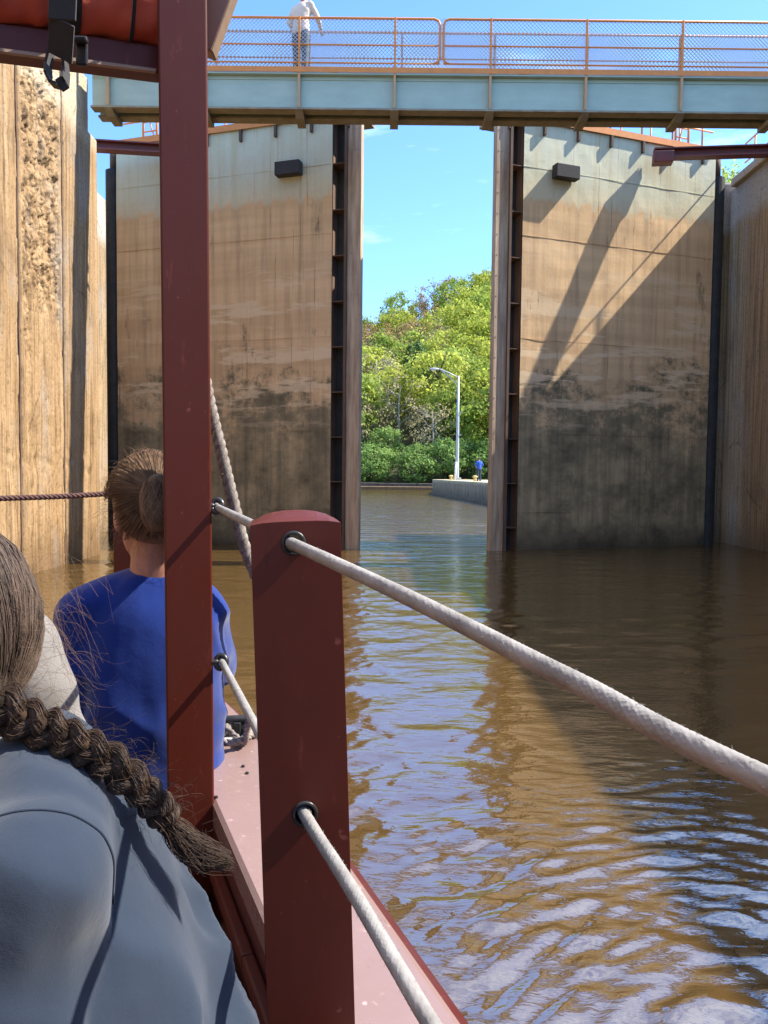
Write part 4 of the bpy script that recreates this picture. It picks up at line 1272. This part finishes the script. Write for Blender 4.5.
    for i in range(n):
        for j in range(m): fs.append((i * m + j, i * m + (j + 1) % m, (i + 1) * m + (j + 1) % m, (i + 1) * m + j))
    fs.append(tuple(range(m))); fs.append(tuple(n * m + j for j in reversed(range(m))))
    r.add(vs, fs); cv = r.build('furled_canvas', M['canvas'], t, smooth=True)
    # strap with buckle, hanging loop and thin cords round the roll
    def around(k, w, rad, name, mat, par, th=0.002):
        s = MB(); p = a.lerp(b, k); vs, fs = [], []
        for j in range(33):
            an = 2 * PI * j / 32
            for q in (-w / 2, w / 2):
                vs.append(p + ax * q + sd * math.cos(an) * rad * 0.93 + up * math.sin(an) * rad)
                vs.append(p + ax * q + sd * math.cos(an) * (rad + th) * 0.93 + up * math.sin(an) * (rad + th))
        for j in range(32):
            i0, i2 = j * 4, (j + 1) * 4
            fs += [(i0 + 1, i0 + 3, i2 + 3, i2 + 1), (i0, i2, i2 + 2, i0 + 2), (i0, i0 + 1, i2 + 1, i2), (i0 + 2, i2 + 2, i2 + 3, i0 + 3)]
        s.add(vs, fs); return s.build(name, mat, par, smooth=False)
    kk = 0.315
    st = around(kk, 0.046, 0.101, 'strap', M['black_web'], cv)
    around(0.105, 0.007, 0.1035, 'cord', M['black_web'], cv, 0.004)
    bu = MB(); bu.bar(P(64, -30, 1.262), P(62, 20, 1.262), 0.044, 0.004, up=(0, 1, 0)); bu.bar(P(62, 20, 1.262), P(60, 58, 1.30), 0.044, 0.004, up=(0, 1, 0)); bu.build('strap_tail', M['black_web'], t, bevel=0.001)
    lp = MB(); pts = [P(51, 52, 1.31), P(48, 66, 1.31), P(48, 76, 1.30), P(52, 84, 1.30), P(59, 86, 1.30), P(65, 82, 1.30), P(66, 70, 1.31), P(64, 52, 1.31)]
    for u, v in zip(pts[:-1], pts[1:]): lp.bar(u, v + (v - u) * 0.08, 0.022, 0.004, up=(1, 0, 0.3))
    lp.build('hanging_loop', M['black_web'], t)
    tg = MB(); tg.bar(P(82, 40, 1.33), P(82, 66, 1.33), 0.008, 0.02, up=(1, 0, 0)); tg.box(P(80, 40, 1.32), (0.026, 0.012, 0.010)); tg.build('toggle', M['black_plastic'], t, bevel=0.003)
    # bow rail posts on the port side
    for px, Y in ((128, 3.05), (-90, 2.62)):
        p = P(px, 500, Y); b_ = MB(); b_.box((p.x, Y, (p.z + 0.06 + GZ) / 2), (0.09, 0.09, p.z + 0.06 - GZ)); b_.build('rail_post', M['post_red'], t, bevel=0.005)
    # screws and flecks on the gunwale
    for px, py, Y in ((216, 797, 1.57), (243, 764, 1.74), (247, 772, 1.70)):
        q = P(px, py, Y); s_ = MB(); s_.tube([(q.x, q.y, GZ), (q.x, q.y, GZ + 0.004)], 0.004, 8); s_.build('screw', M['black_plastic'], t)
    return t
boat()

# ------------------------------------------------------------------ ropes
def frames(pts):
    x = None; fr = []
    for i in range(len(pts)):
        t = (pts[min(i + 1, len(pts) - 1)] - pts[max(i - 1, 0)]).normalized()
        if x is None: x = t.orthogonal().normalized()
        x = (x - t * x.dot(t)).normalized(); fr.append((t, x, t.cross(x)))
    return fr

def braided_rope(name, ctrl, rad, mat, label, n=420, around=40, parent=None, group=None):
    pts = smooth_path(ctrl, n); fr = frames(pts)
    V, Fc, s = [], [], 0.0
    for i, (p, (t, x, y)) in enumerate(zip(pts, fr)):
        if i: s += (p - pts[i - 1]).length
        for k in range(around):
            a = 2 * PI * k / around
            q = s / rad
            h = abs(math.sin(6 * a + 3.6 * q)) ** 0.7 * (0.5 + 0.5 * math.copysign(1, math.sin(6 * a - 3.6 * q))) + abs(math.sin(6 * a - 3.6 * q)) ** 0.7 * (0.5 - 0.5 * math.copysign(1, math.sin(6 * a - 3.6 * q)))
            r = rad * (0.90 + 0.12 * h + 0.03 * mnoise.noise(Vector((s * 25, math.cos(a), math.sin(a)))))
            V.append(p + (x * math.cos(a) + y * math.sin(a)) * r)
    for i in range(n):
        for k in range(around):
            k2 = (k + 1) % around; Fc.append((i * around + k, i * around + k2, (i + 1) * around + k2, (i + 1) * around + k))
    b = MB(); b.v = V; b.f = Fc + [tuple(reversed(range(around))), tuple(n * around + k for k in range(around))]
    # loose fuzz
    rr = random.Random(len(name) + n)
    for q in range(int(n * 0.9)):
        i = rr.randrange(n); a = rr.random() * 6.28; t, x, y = fr[i]
        o = x * math.cos(a) + y * math.sin(a); p = pts[i] + o * rad * 0.98
        e = p + o * rr.uniform(0.0008, 0.0026) + t * rr.uniform(-.004, .004)
        b.tube([p, e], [0.00016, 0.00008], 3, False)
    o = b.build(name, M[mat], parent, smooth=True)
    if label: tag(o, label, 'rope', group)
    return o

def twisted_rope(name, ctrl, rad, mat, label, pitch=5.0, n=260, strands=3, fuzz=0):
    pts = smooth_path(ctrl, n); fr = frames(pts); b = MB(); s = 0.0; S = []
    for i, p in enumerate(pts):
        if i: s += (p - pts[i - 1]).length
        S.append(s)
    for k in range(strands):
        path = []
        for i, (p, (t, x, y)) in enumerate(zip(pts, fr)):
            a = 2 * PI * (S[i] / (rad * 2 * pitch) + k / strands); path.append(p + (x * math.cos(a) + y * math.sin(a)) * rad * 0.48)
        b.tube(path, rad * 0.56, 9)
    rr = random.Random(n)
    for q in range(fuzz):
        i = rr.randrange(n); a = rr.random() * 6.28; t, x, y = fr[i]
        o = x * math.cos(a) + y * math.sin(a); p = pts[i] + o * rad * 0.9
        b.tube([p, p + o * rr.uniform(.002, .007) + t * rr.uniform(-.008, .008)], [0.0004, 0.0002], 3, False)
    o = b.build(name, M[mat], None, smooth=True)
    return tag(o, label, 'rope')

h1 = P(291, 543, 0.85); h2 = P(305, 815, 0.85)
up_ctrl = [P(216, 506, 1.60), P(219, 508, 1.54), P(247, 522, 1.06), P(291, 543, 0.85), P(405, 596, 0.62), P(575, 682, 0.455), P(768, 781, 0.345), (0.36, 0.03, -0.16), (0.52, -0.35, -0.10)]
braided_rope('rail_rope', up_ctrl, 0.0066, 'rope_white', 'thick white braided rope rail through the top of the short post', 900, 40)
lo_ctrl = [P(219, 657, 1.60), P(223, 664, 1.54), P(255, 725, 1.10), P(305, 815, 0.85), P(352, 890, 0.69), P(431, 1024, 0.525), (0.16, 0.18, -0.38), (0.36, -0.3, -0.37)]
braided_rope('rail_rope', lo_ctrl, 0.0068, 'rope_white', 'white braided rope rail through the lower hole of the short post', 800, 40)
twisted_rope('mooring_line', [P(198, 340, 1.72), P(209, 400, 1.72), P(222, 455, 1.72), P(234, 505, 1.73), P(245, 548, 1.74), P(262, 595, 1.76), P(275, 660, 1.80)], 0.0135, 'rope_old',
             'frayed dark old rope hanging slanted just behind the tall post', 2.2, 300, 3, 260)
twisted_rope('bow_rope', [P(-110, 503, 2.6), P(0, 498.5, 2.78), P(60, 496.5, 2.9), P(106, 494, 3.0), P(128, 493.5, 3.05)], 0.0105, 'rope_brown',
             'thin brown twisted rope strung across in front of the sunlit wall', 2.4, 360)
def deck_coil():
    q = P(236, 746, 1.90)
    c = Vector((q.x, q.y, GZ))
    pts = []
    for i in range(60):
        a = i / 59 * 2 * PI * 1.35 + 0.4; r_ = 0.055 - 0.00025 * i
        pts.append(c + Vector((math.cos(a) * r_ * 0.85, math.sin(a) * r_ * 1.2, 0.010 + 0.00035 * i)))
    pts += [P(243, 742, 1.86), P(247, 728, 1.84), P(250, 715, 1.82)]
    twisted_rope('coiled_rope', pts, 0.0095, 'rope_old', 'dark frayed rope coiled on the gunwale beside the blue shirt', 2.2, 260, 3, 120)
deck_coil()
def cleat():
    q = P(229, 744, 1.93); c = Vector((q.x, q.y, GZ))
    t = thing('mooring_cleat', 'black mooring cleat on the gunwale just behind the tall post', 'cleat', c)
    m = MB(); m.cap(c + Vector((-.06, 0, .045)), c + Vector((.06, .02, .045)), .011, .011); m.build('horn', M['black_plastic'], t, smooth=True)
    l = MB(); l.box(c + Vector((-.02, 0, .021)), (.02, .022, .04)); l.box(c + Vector((.02, 0.007, .021)), (.02, .022, .04)); l.build('base', M['black_plastic'], t, bevel=.003)
    w = MB(); w.box(c + Vector((.0, .01, .002)), (.10, .07, .004)); w.build('pad', M['white_paint'], t, bevel=.001)
cleat()

# ------------------------------------------------------------------ passengers
def strands_on(mb, n, f, r0, r1, rr, seg=9, sides=3):
    for q in range(n):
        pts = f(rr, q)
        m = len(pts)
        mb.tube(pts, [r0 + (r1 - r0) * i / (m - 1) for i in range(m)], sides, False)

def ell_pt(c, rad, th, ph):
    return Vector(c) + Vector((rad[0] * math.cos(ph) * math.cos(th), rad[1] * math.cos(ph) * math.sin(th), rad[2] * math.sin(ph)))

def seam(obj, c, axis, reach, mat, r=0.0013, lift=0.0006, n=72):
    """stitched seam: the line where a plane through c cuts the cloth"""
    from mathutils.bvhtree import BVHTree
    me = obj.data; off = Vector((0, 0, 0)); q = obj
    while q is not None: off += Vector(q.location); q = q.parent
    bv = BVHTree.FromPolygons([v.co + off for v in me.vertices], [tuple(p.vertices) for p in me.polygons])
    axis = Vector(axis).normalized(); x = axis.orthogonal().normalized(); y = axis.cross(x)
    runs, pts = [], []
    for k in range(n + 1):
        a = 2 * PI * k / n; d = x * math.cos(a) + y * math.sin(a)
        h = bv.ray_cast(Vector(c) + d * reach, -d, reach)
        ok = h[0] is not None and (h[0] - Vector(c)).length < reach * 0.8
        if ok and (not pts or (h[0] - pts[-1]).length < 0.02): pts.append(h[0] + h[1] * lift)
        else:
            runs.append(pts); pts = []
    runs.append(pts); pts = max(runs, key=len)
    if len(pts) > 8:
        b = MB(); b.tube(smooth_path(pts, len(pts) * 3), r, 6); b.build('seam', mat, obj, smooth=True)

# --- woman in the blue-grey shirt, back turned towards the rail
def woman():
    base = Vector((-0.36, 0.72, -1.14))
    t = thing('person', 'seated passenger in blue-grey t-shirt with a long dark braid down the back', 'person', base)
    hc = Vector((-0.450, 0.725, -0.164)); face = Vector((-0.95, 0.30, 0))
    b = MB(); head(b, hc, face)
    b.cap((-0.425, 0.725, -0.22), (-0.375, 0.73, -0.32), 0.044, 0.046)
    spine = [Vector((-0.345, 0.725, -0.355)), Vector((-0.315, 0.72, -0.46)), Vector((-0.285, 0.72, -0.60)), Vector((-0.28, 0.72, -0.75))]
    s = MB()
    fw = Matrix.Rotation(math.atan2(-0.42, -0.90) - PI / 2, 3, 'Z')
    for mb, g in ((b, -0.012), (s, 0.0)):
        torso(mb, [(spine[3] + Vector((0, 0, -0.10)), 0.18 + g, 0.150 + g), (spine[3], 0.185 + g, 0.150 + g), (spine[2], 0.172 + g, 0.142 + g), (spine[1], 0.176 + g, 0.126 + g),
                   (spine[0], 0.168 + g, 0.108 + g), (spine[0] + Vector((-0.012, 0, 0.060)), 0.130 + g, 0.088 + g), (spine[0] + Vector((-0.03, 0, 0.100)), 0.072 + g, 0.066 + g)], fw)
    d_ = fw @ Vector((1, 0, 0))
    shn = spine[0] - d_ * 0.0
    sides = []
    for sg in (-1, 1):
        sh = spine[0] + d_ * sg * 0.150 + Vector((0, 0, 0.030 if (d_ * sg).y < 0 else -0.01)); sides.append((sg, sh))
    sides.sort(key=lambda q: q[1].y)       # near one first
    for i, (sg, sh) in enumerate(sides):
        if i == 0:
            el, wr = sh + Vector((-0.075, -0.02, -0.28)), sh + Vector((-0.30, 0.06, -0.38))
        else:
            el, wr = sh + Vector((-0.08, 0.04, -0.28)), sh + Vector((-0.28, -0.03, -0.40))
        b.cap(sh, el, 0.046, 0.037); b.cap(el, wr, 0.036, 0.026)
        hand(b, wr, wr - el, (0, 0, 1), 0.17, 0.4)
        s.cap(spine[0].lerp(sh, 0.30) + Vector((0, 0, 0.035)), spine[0].lerp(sh, 0.9), 0.072, 0.066)
        s.cap(sh, sh.lerp(el, 0.35), 0.068, 0.074); s.cap(sh.lerp(el, 0.35), sh.lerp(el, 0.72), 0.074, 0.073)
        if i == 0: arm_at, arm_dir = sh.copy(), (el - sh).normalized()
    for sg in (-1, 1):
        hp = spine[3] + d_ * sg * 0.09; kn = hp + Vector((-0.43, 0.135, 0.02)); an = kn + Vector((0.0, 0, -0.33))
        b.cap(hp, kn, 0.082, 0.058); b.cap(kn, an, 0.055, 0.037)
        b.cap(an, an + Vector((-0.16, 0.05, -0.02)), 0.038, 0.03)
    remeshed('body', b, 0.006, M['skin'], t, 4)
    def fold(p):
        k = max(0, min(1, (-0.36 - p.z) / 0.15))
        pit = math.exp(-((p - (spine[0] + d_ * 0.10 + Vector((0, 0, -0.07)))).length / 0.13) ** 2)
        return 0.034 * ridge(p, 8, 8, 3.0, 0.9) * (0.2 + 0.7 * k + 0.7 * pit) + 0.026 * ridge(p, 13, 8, 9.0, -0.7) * (0.35 * k + 0.8 * pit) + 0.008 * nz(p, 6, 1) + 0.002 * nz(p, 20, 4)
    sh_ = remeshed('shirt', s, 0.0055, M['grey_shirt'], t, 9, fold)
    seam(sh_, arm_at + arm_dir * 0.012 - d_ * 0.0, (arm_dir * 0.35 + (arm_at - spine[0]).normalized()).normalized(), 0.13, M['grey_shirt'])
    legs = MB()
    for sg in (-1, 1):
        hp = spine[3] + d_ * sg * 0.09; kn = hp + Vector((-0.43, 0.135, 0.02)); an = kn + Vector((0.0, 0, -0.27))
        legs.cap(hp, kn, 0.098, 0.075); legs.cap(kn, an, 0.07, 0.058)
    legs.ell(spine[3] + Vector((0, 0, -0.03)), (0.19, 0.165, 0.10), fw)
    remeshed('trousers', legs, 0.012, M['navy'], t, 4)
    eyes(hc, face, t)
    # hair: cap, combed strands, braid
    rr = random.Random(11)
    hr = MB(); R_ = (0.103, 0.100, 0.112)
    C0 = hc + Vector((0.010, 0, 0.012))
    hr.ell(C0, (R_[0] - 0.006, R_[1] - 0.006, R_[2] - 0.006), None, 28, 18)
    root = Vector((-0.345, 0.690, -0.245))
    def comb(rr, q):
        th = rr.uniform(-2.6, 2.2); ph = rr.uniform(-0.1, 1.45)
        a = ell_pt(C0, R_, th, ph); pts = []
        lim = 1.0 + 0.022 * rr.random(); wob = rr.uniform(0, 6.28)
        lim += 0.05 * mnoise.noise(Vector((th * 3.5, ph * 1.5, 2)))
        for i in range(14):
            k = i / 13
            p = a.lerp(root, k); v = p - C0
            e = math.sqrt((v.x / R_[0]) ** 2 + (v.y / R_[1]) ** 2 + (v.z / R_[2]) ** 2)
            l2 = lim - 0.05 * max(0, 1 - i / 2.5)
            if e < l2 and k < 0.95: p = C0 + v / max(e, 0.05) * (l2 + 0.012 * math.sin(k * 7 + wob))
            pts.append(p)
        return pts
    strands_on(hr, 12000, comb, 0.0006, 0.0005, rr)
    hair = hr.build('hair', M['hair_grey'], t, smooth=True)
    ctrl = [root + Vector((-0.03, 0.0, 0.03)), P(-14, 700, 0.665), P(40, 728, 0.67), P(95, 753, 0.675), P(145, 793, 0.68), P(170, 824, 0.685)]
    pts = smooth_path(ctrl, 170); fr = frames(pts)
    br = MB()
    N = 4.4
    viewdir = Vector((0, 1, 0))
    for k in range(3):
        path = []
        for i, p in enumerate(pts):
            u = i / 170; tt = fr[i][0]
            lat = tt.cross(viewdir).normalized(); dep = lat.cross(tt).normalized()
            ph = 2 * PI * (u * N + k / 3)
            taper = (0.92 - 0.42 * u) * (1 + 0.10 * mnoise.noise(Vector((u * 6, k * 3.1, 1))))
            path.append((p + lat * (0.0145 + 0.0015 * mnoise.noise(Vector((u * 9, k, 0)))) * taper * math.sin(ph) + dep * 0.0075 * taper * math.sin(2 * ph), lat, dep, taper))
        br.tube([q[0] for q in path], [0.0088 * q[3] for q in path], 10)
        for h in range(1500):
            a = rr.random() * 6.28; w = rr.uniform(0.90, 1.06) if rr.random() < .93 else rr.uniform(1.06, 1.3); tw = rr.gauss(0.5, 0.5)
            i0 = rr.randrange(-20, 150); i1 = min(170, i0 + rr.randrange(24, 50)); i0 = max(0, i0); hp = []
            for i in range(i0, i1 + 1, 3):
                c, lat, dep, tp = path[i]; aa = a + tw * (i - i0) / 30
                edge = min(1.0, 0.86 + 0.14 * min(i - i0, i1 - i) / 5)
                hp.append(c + (lat * math.cos(aa) * 1.22 + dep * math.sin(aa)) * 0.0106 * tp * w * edge)
            if len(hp) > 2: br.tube(hp, [0.0002] + [0.0004] * (len(hp) - 2) + [0.0002], 3, False)
    # loose tail and fly-away hairs
    end = pts[-1]
    tail = [P(170, 824, .685), P(184, 843, .69), P(202, 854, .69), P(228, 862, .69)]
    def tailhair(rr, q):
        e = Vector((rr.gauss(0, .0045), rr.gauss(0, .006), rr.gauss(0, .0055)))
        s0 = Vector((rr.gauss(0, .004), rr.gauss(0, .004), rr.gauss(0, .004)))
        L = 1.2 * rr.random() ** 1.6
        return smooth_path([pts[-14] + s0, tail[0] + s0 * .8, tail[1] + e * .7 + s0, tail[2] + e, tail[2].lerp(tail[3], L) + e * (1.3 - 0.8 * L) + Vector((0, 0, 0.004 * math.sin(q)))], 12)
    strands_on(br, 900, tailhair, 0.00042, 0.00016, rr)
    def fly(rr, q):
        i = rr.randrange(10, 168); p = pts[i]; s0 = Vector((rr.gauss(0, .012), rr.gauss(0, .01), rr.gauss(0.004, .012)))
        d1 = Vector((rr.gauss(.6, .8), rr.gauss(0, .5), rr.gauss(.2, .8))).normalized() * rr.uniform(.006, .022)
        return smooth_path([p + s0, p + s0 + d1 * .5 + Vector((.003, 0, .002)), p + s0 + d1 + Vector((rr.gauss(0, .006), 0, rr.gauss(0, .005)))], 6)
    strands_on(br, 700, fly, 0.00016, 0.00009, rr)
    br.build('braid', M['hair_dark'], hair, smooth=True)
    fl = MB()
    def wisp(rr, q):
        a = P(rr.uniform(20, 45), rr.uniform(560, 690), .70)
        l = rr.uniform(.02, .085)
        d = Vector((rr.uniform(.5, 1), rr.gauss(0, .3), rr.gauss(-.25, .35))).normalized()
        return smooth_path([a - d * .02, a + d * l * .4 + Vector((0, 0, rr.gauss(.004, .010))), a + d * l * .8 + Vector((0, 0, rr.gauss(-.006, .016))), a + d * l + Vector((0, 0, rr.gauss(-.012, .014)))], 9)
    strands_on(fl, 110, wisp, 0.00010, 0.00006, rr)
    fl.build('loose_strands', M['hair_light'], hair, smooth=True)
    # seam ridge round the near sleeve
    return t
woman()

def kid():
    base = Vector((-0.54, 1.75, -1.14))
    t = thing('person', 'seated passenger in a royal blue t-shirt with tied-up brown hair', 'person', base)
    hc = Vector((-0.520, 1.725, -0.098)); face = Vector((-0.62, 0.78, 0))
    b = MB(); s = MB()
    head(b, hc, face)
    b.cap(hc + Vector((0.005, 0.0, -0.06)), (-0.520, 1.74, -0.25), 0.050, 0.058)
    fw = Matrix.Rotation(R(17), 3, 'Z')
    for mb, g in ((b, -0.014), (s, 0.0)):
        torso(mb, [((-0.535, 1.78, -0.83), 0.152 + g, 0.13 + g), ((-0.535, 1.77, -0.74), 0.154 + g, 0.132 + g), ((-0.532, 1.76, -0.60), 0.148 + g, 0.120 + g), ((-0.530, 1.75, -0.45), 0.150 + g, 0.112 + g),
                   ((-0.525, 1.75, -0.34), 0.152 + g, 0.100 + g), ((-0.523, 1.748, -0.275), 0.115 + g, 0.080 + g), ((-0.52, 1.742, -0.232), 0.062 + g, 0.058 + g)], fw)
    d_ = fw @ Vector((1, 0, 0))
    for sg in (-1, 1):
        sh = Vector((-0.525, 1.745, -0.325)) + d_ * sg * (0.143 if sg < 0 else 0.108)
        el = sh + d_ * sg * 0.025 + (Vector((-0.02, 0.03, -0.23)) if sg < 0 else Vector((-0.045, 0.13, -0.19)))
        wr = el + fw @ Vector((-sg * 0.06, 0.21, -0.04))
        b.cap(sh, el, 0.042, 0.034); b.cap(el, wr, 0.033, 0.024); hand(b, wr, wr - el, (0, 0, 1), 0.15, 0.4)
        s.cap(Vector((-0.522, 1.745, -0.272)) + d_ * sg * 0.03, sh, 0.056, 0.060)
        s.cap(sh, sh.lerp(el, 0.78), 0.058, 0.062)
    for sg in (-1, 1):
        hp = Vector((-0.52, 1.80, -0.76)) + d_ * sg * 0.085; kn = hp + fw @ Vector((sg * 0.02, 0.36, 0.0)); an = kn + Vector((0, 0.02, -0.30))
        b.cap(hp, kn, 0.075, 0.052); b.cap(kn, an, 0.05, 0.034); b.cap(an, an + fw @ Vector((0, 0.14, -0.02)), 0.035, 0.028)
    remeshed('body', b, 0.006, M['skin'], t, 4)
    def fold(p):
        side = max(0, min(1, (abs(p.x + 0.525) - 0.06) / 0.08))
        low = max(0, min(1, (-0.38 - p.z) / 0.2))
        return 0.013 * ridge(p, 9, 3.5, 2.0, 0.5) * (0.25 + 0.5 * side + 0.5 * low) + 0.010 * ridge(p, 6, 9, 7.0, -0.6) * (0.2 + 0.8 * side) + 0.006 * nz(p, 8, 1)
    remeshed('shirt', s, 0.006, M['blue_shirt'], t, 8, fold)
    lg = MB()
    for sg in (-1, 1):
        hp = Vector((-0.52, 1.80, -0.76)) + d_ * sg * 0.085; kn = hp + fw @ Vector((sg * 0.02, 0.36, 0.0))
        lg.cap(hp, kn, 0.09, 0.07)
    lg.ell((-0.52, 1.785, -0.77), (0.165, 0.14, 0.09), fw)
    remeshed('shorts', lg, 0.012, M['navy'], t, 4)
    eyes(hc, face, t)
    rr = random.Random(4)
    hr = MB(); R_ = (0.100, 0.108, 0.116); C0 = hc + Vector((0.006, -0.014, 0.024))
    hr.ell(C0 + Vector((0.010, -0.012, 0.010)), (0.092, 0.096, 0.099), None, 26, 16)
    knot = hc + Vector((0.045, -0.115, 0.050))
    hr.ell(knot + Vector((0.005, -0.012, -0.02)), (0.036, 0.032, 0.062), None, 16, 12)
    def comb(rr, q):
        th = rr.uniform(-PI, PI); ph = math.asin(rr.uniform(-0.66, 1.0))
        if math.cos(th - 2.35) > -0.12 and ph < 0.30: ph = rr.uniform(0.02, 0.40) + rr.random() * .8
        a = ell_pt(C0, R_, th, ph); pts = []; lo_ = rr.random() ** 2
        for i in range(10):
            k = i / 9; p = a.lerp(knot, k); v = p - C0
            e = math.sqrt((v.x / R_[0]) ** 2 + (v.y / R_[1]) ** 2 + (v.z / R_[2]) ** 2)
            lim = 1.0 + 0.05 * lo_ - 0.04 * max(0, 1 - i / 2) + 0.035 * mnoise.noise(Vector((th * 2.2, ph * 1.5, k * 2.5)))
            if e < lim: p = C0 + v / max(e, .05) * (lim + 0.015 * math.sin(7 * k + q))
            pts.append(p)
        return pts
    strands_on(hr, 8000, comb, 0.00055, 0.00045, rr)
    def knothair(rr, q):
        a0 = rr.random() * 6.28; z0 = rr.uniform(-.8, .8); pts = []
        for i in range(8):
            a = a0 + i * 0.12 * math.sin(q); z = z0 - i * 0.12
            z = max(-1, min(1, z)); rad = math.sqrt(max(0.02, 1 - z * z))
            pts.append(knot + Vector((0.005 + 0.038 * rad * math.cos(a), -0.012 + 0.034 * rad * math.sin(a), -0.02 + 0.065 * z)))
        return pts
    strands_on(hr, 1300, knothair, 0.0006, 0.0004, rr)
    def fly(rr, q):
        th = rr.uniform(-PI, PI); ph = rr.uniform(-0.8, 1.3); a = ell_pt(C0, R_, th, ph); n_ = (a - C0).normalized()
        l = rr.uniform(.012, .045)
        d = (n_ * .7 + Vector((rr.gauss(0, .6), rr.gauss(0, .6), rr.gauss(-.3, .6)))).normalized()
        return smooth_path([a - n_ * .006, a + d * l * .5, a + d * l + Vector((rr.gauss(0, .01), rr.gauss(0, .01), rr.gauss(-.008, .01)))], 7)
    strands_on(hr, 650, fly, 0.00026, 0.00014, rr)
    hr.build('hair', M['hair_light'], t, smooth=True)
    return t
kid()

def white_passenger():
    t = thing('person', 'passenger in a white top mostly hidden behind the braided woman', 'person', (-0.66, 1.12, -1.14))
    b, s = MB(), MB()
    hc = Vector((-0.70, 1.10, 0.02)); face = Vector((-0.3, 0.95, 0))
    head(b, hc, face); b.cap(hc + Vector((0, 0, -.06)), (-0.69, 1.12, -0.16), .05, .056)
    fw = Matrix.Rotation(R(17), 3, 'Z'); d_ = fw @ Vector((1, 0, 0))
    for mb, g in ((b, -0.012), (s, 0)):
        torso(mb, [((-0.66, 1.16, -0.84), .175 + g, .14 + g), ((-0.66, 1.14, -0.62), .165 + g, .13 + g), ((-0.665, 1.13, -0.42), .172 + g, .12 + g), ((-0.67, 1.13, -0.27), .165 + g, .105 + g), ((-0.675, 1.125, -0.20), .115 + g, .08 + g), ((-0.68, 1.12, -0.155), .062 + g, .06 + g)], fw)
    for sg in (-1, 1):
        sh = Vector((-0.67, 1.12, -0.245)) + d_ * sg * 0.165; el = sh + d_ * sg * 0.065 + Vector((0, -0.01, -0.25)); wr = el + fw @ Vector((-sg * .1, .22, -.03))
        b.cap(sh, el, .044, .036); b.cap(el, wr, .035, .025); hand(b, wr, wr - el, (0, 0, 1), .17, .4)
        s.cap(Vector((-0.67, 1.12, -0.215)) + d_ * sg * .06, sh, .06, .062); s.cap(sh, sh.lerp(el, .8), .064, .062)
        hp = Vector((-0.66, 1.18, -0.78)) + d_ * sg * .09; kn = hp + fw @ Vector((sg * .02, .40, .01)); an = kn + Vector((0, .02, -.33))
        b.cap(hp, kn, .08, .056); b.cap(kn, an, .053, .036); b.cap(an, an + fw @ Vector((0, .15, -.01)), .036, .03)
    remeshed('body', b, .008, M['skin'], t, 4)
    remeshed('shirt', s, .007, M['white_shirt'], t, 8, lambda p: .006 * nz(p, 8, 3) + .003 * math.sin(p.z * 60 + 4 * nz(p, 6)))
    lg = MB()
    for sg in (-1, 1):
        hp = Vector((-0.66, 1.18, -0.78)) + d_ * sg * .09; kn = hp + fw @ Vector((sg * .02, .40, .01)); lg.cap(hp, kn, .094, .072)
    lg.ell((-0.66, 1.165, -0.79), (.175, .145, .09), fw); remeshed('shorts', lg, .012, M['jeans'], t, 4)
    eyes(hc, face, t)
    h = MB(); h.ell(hc + Vector((0.006, -.018, .035)), (.086, .10, .092), None, 20, 12); h.build('hair', M['hair_dark'], t, smooth=True)
    t.location = Vector(t.location) + Vector((-0.045, 0.0, -0.030))
white_passenger()
bpy.context.view_layer.update()
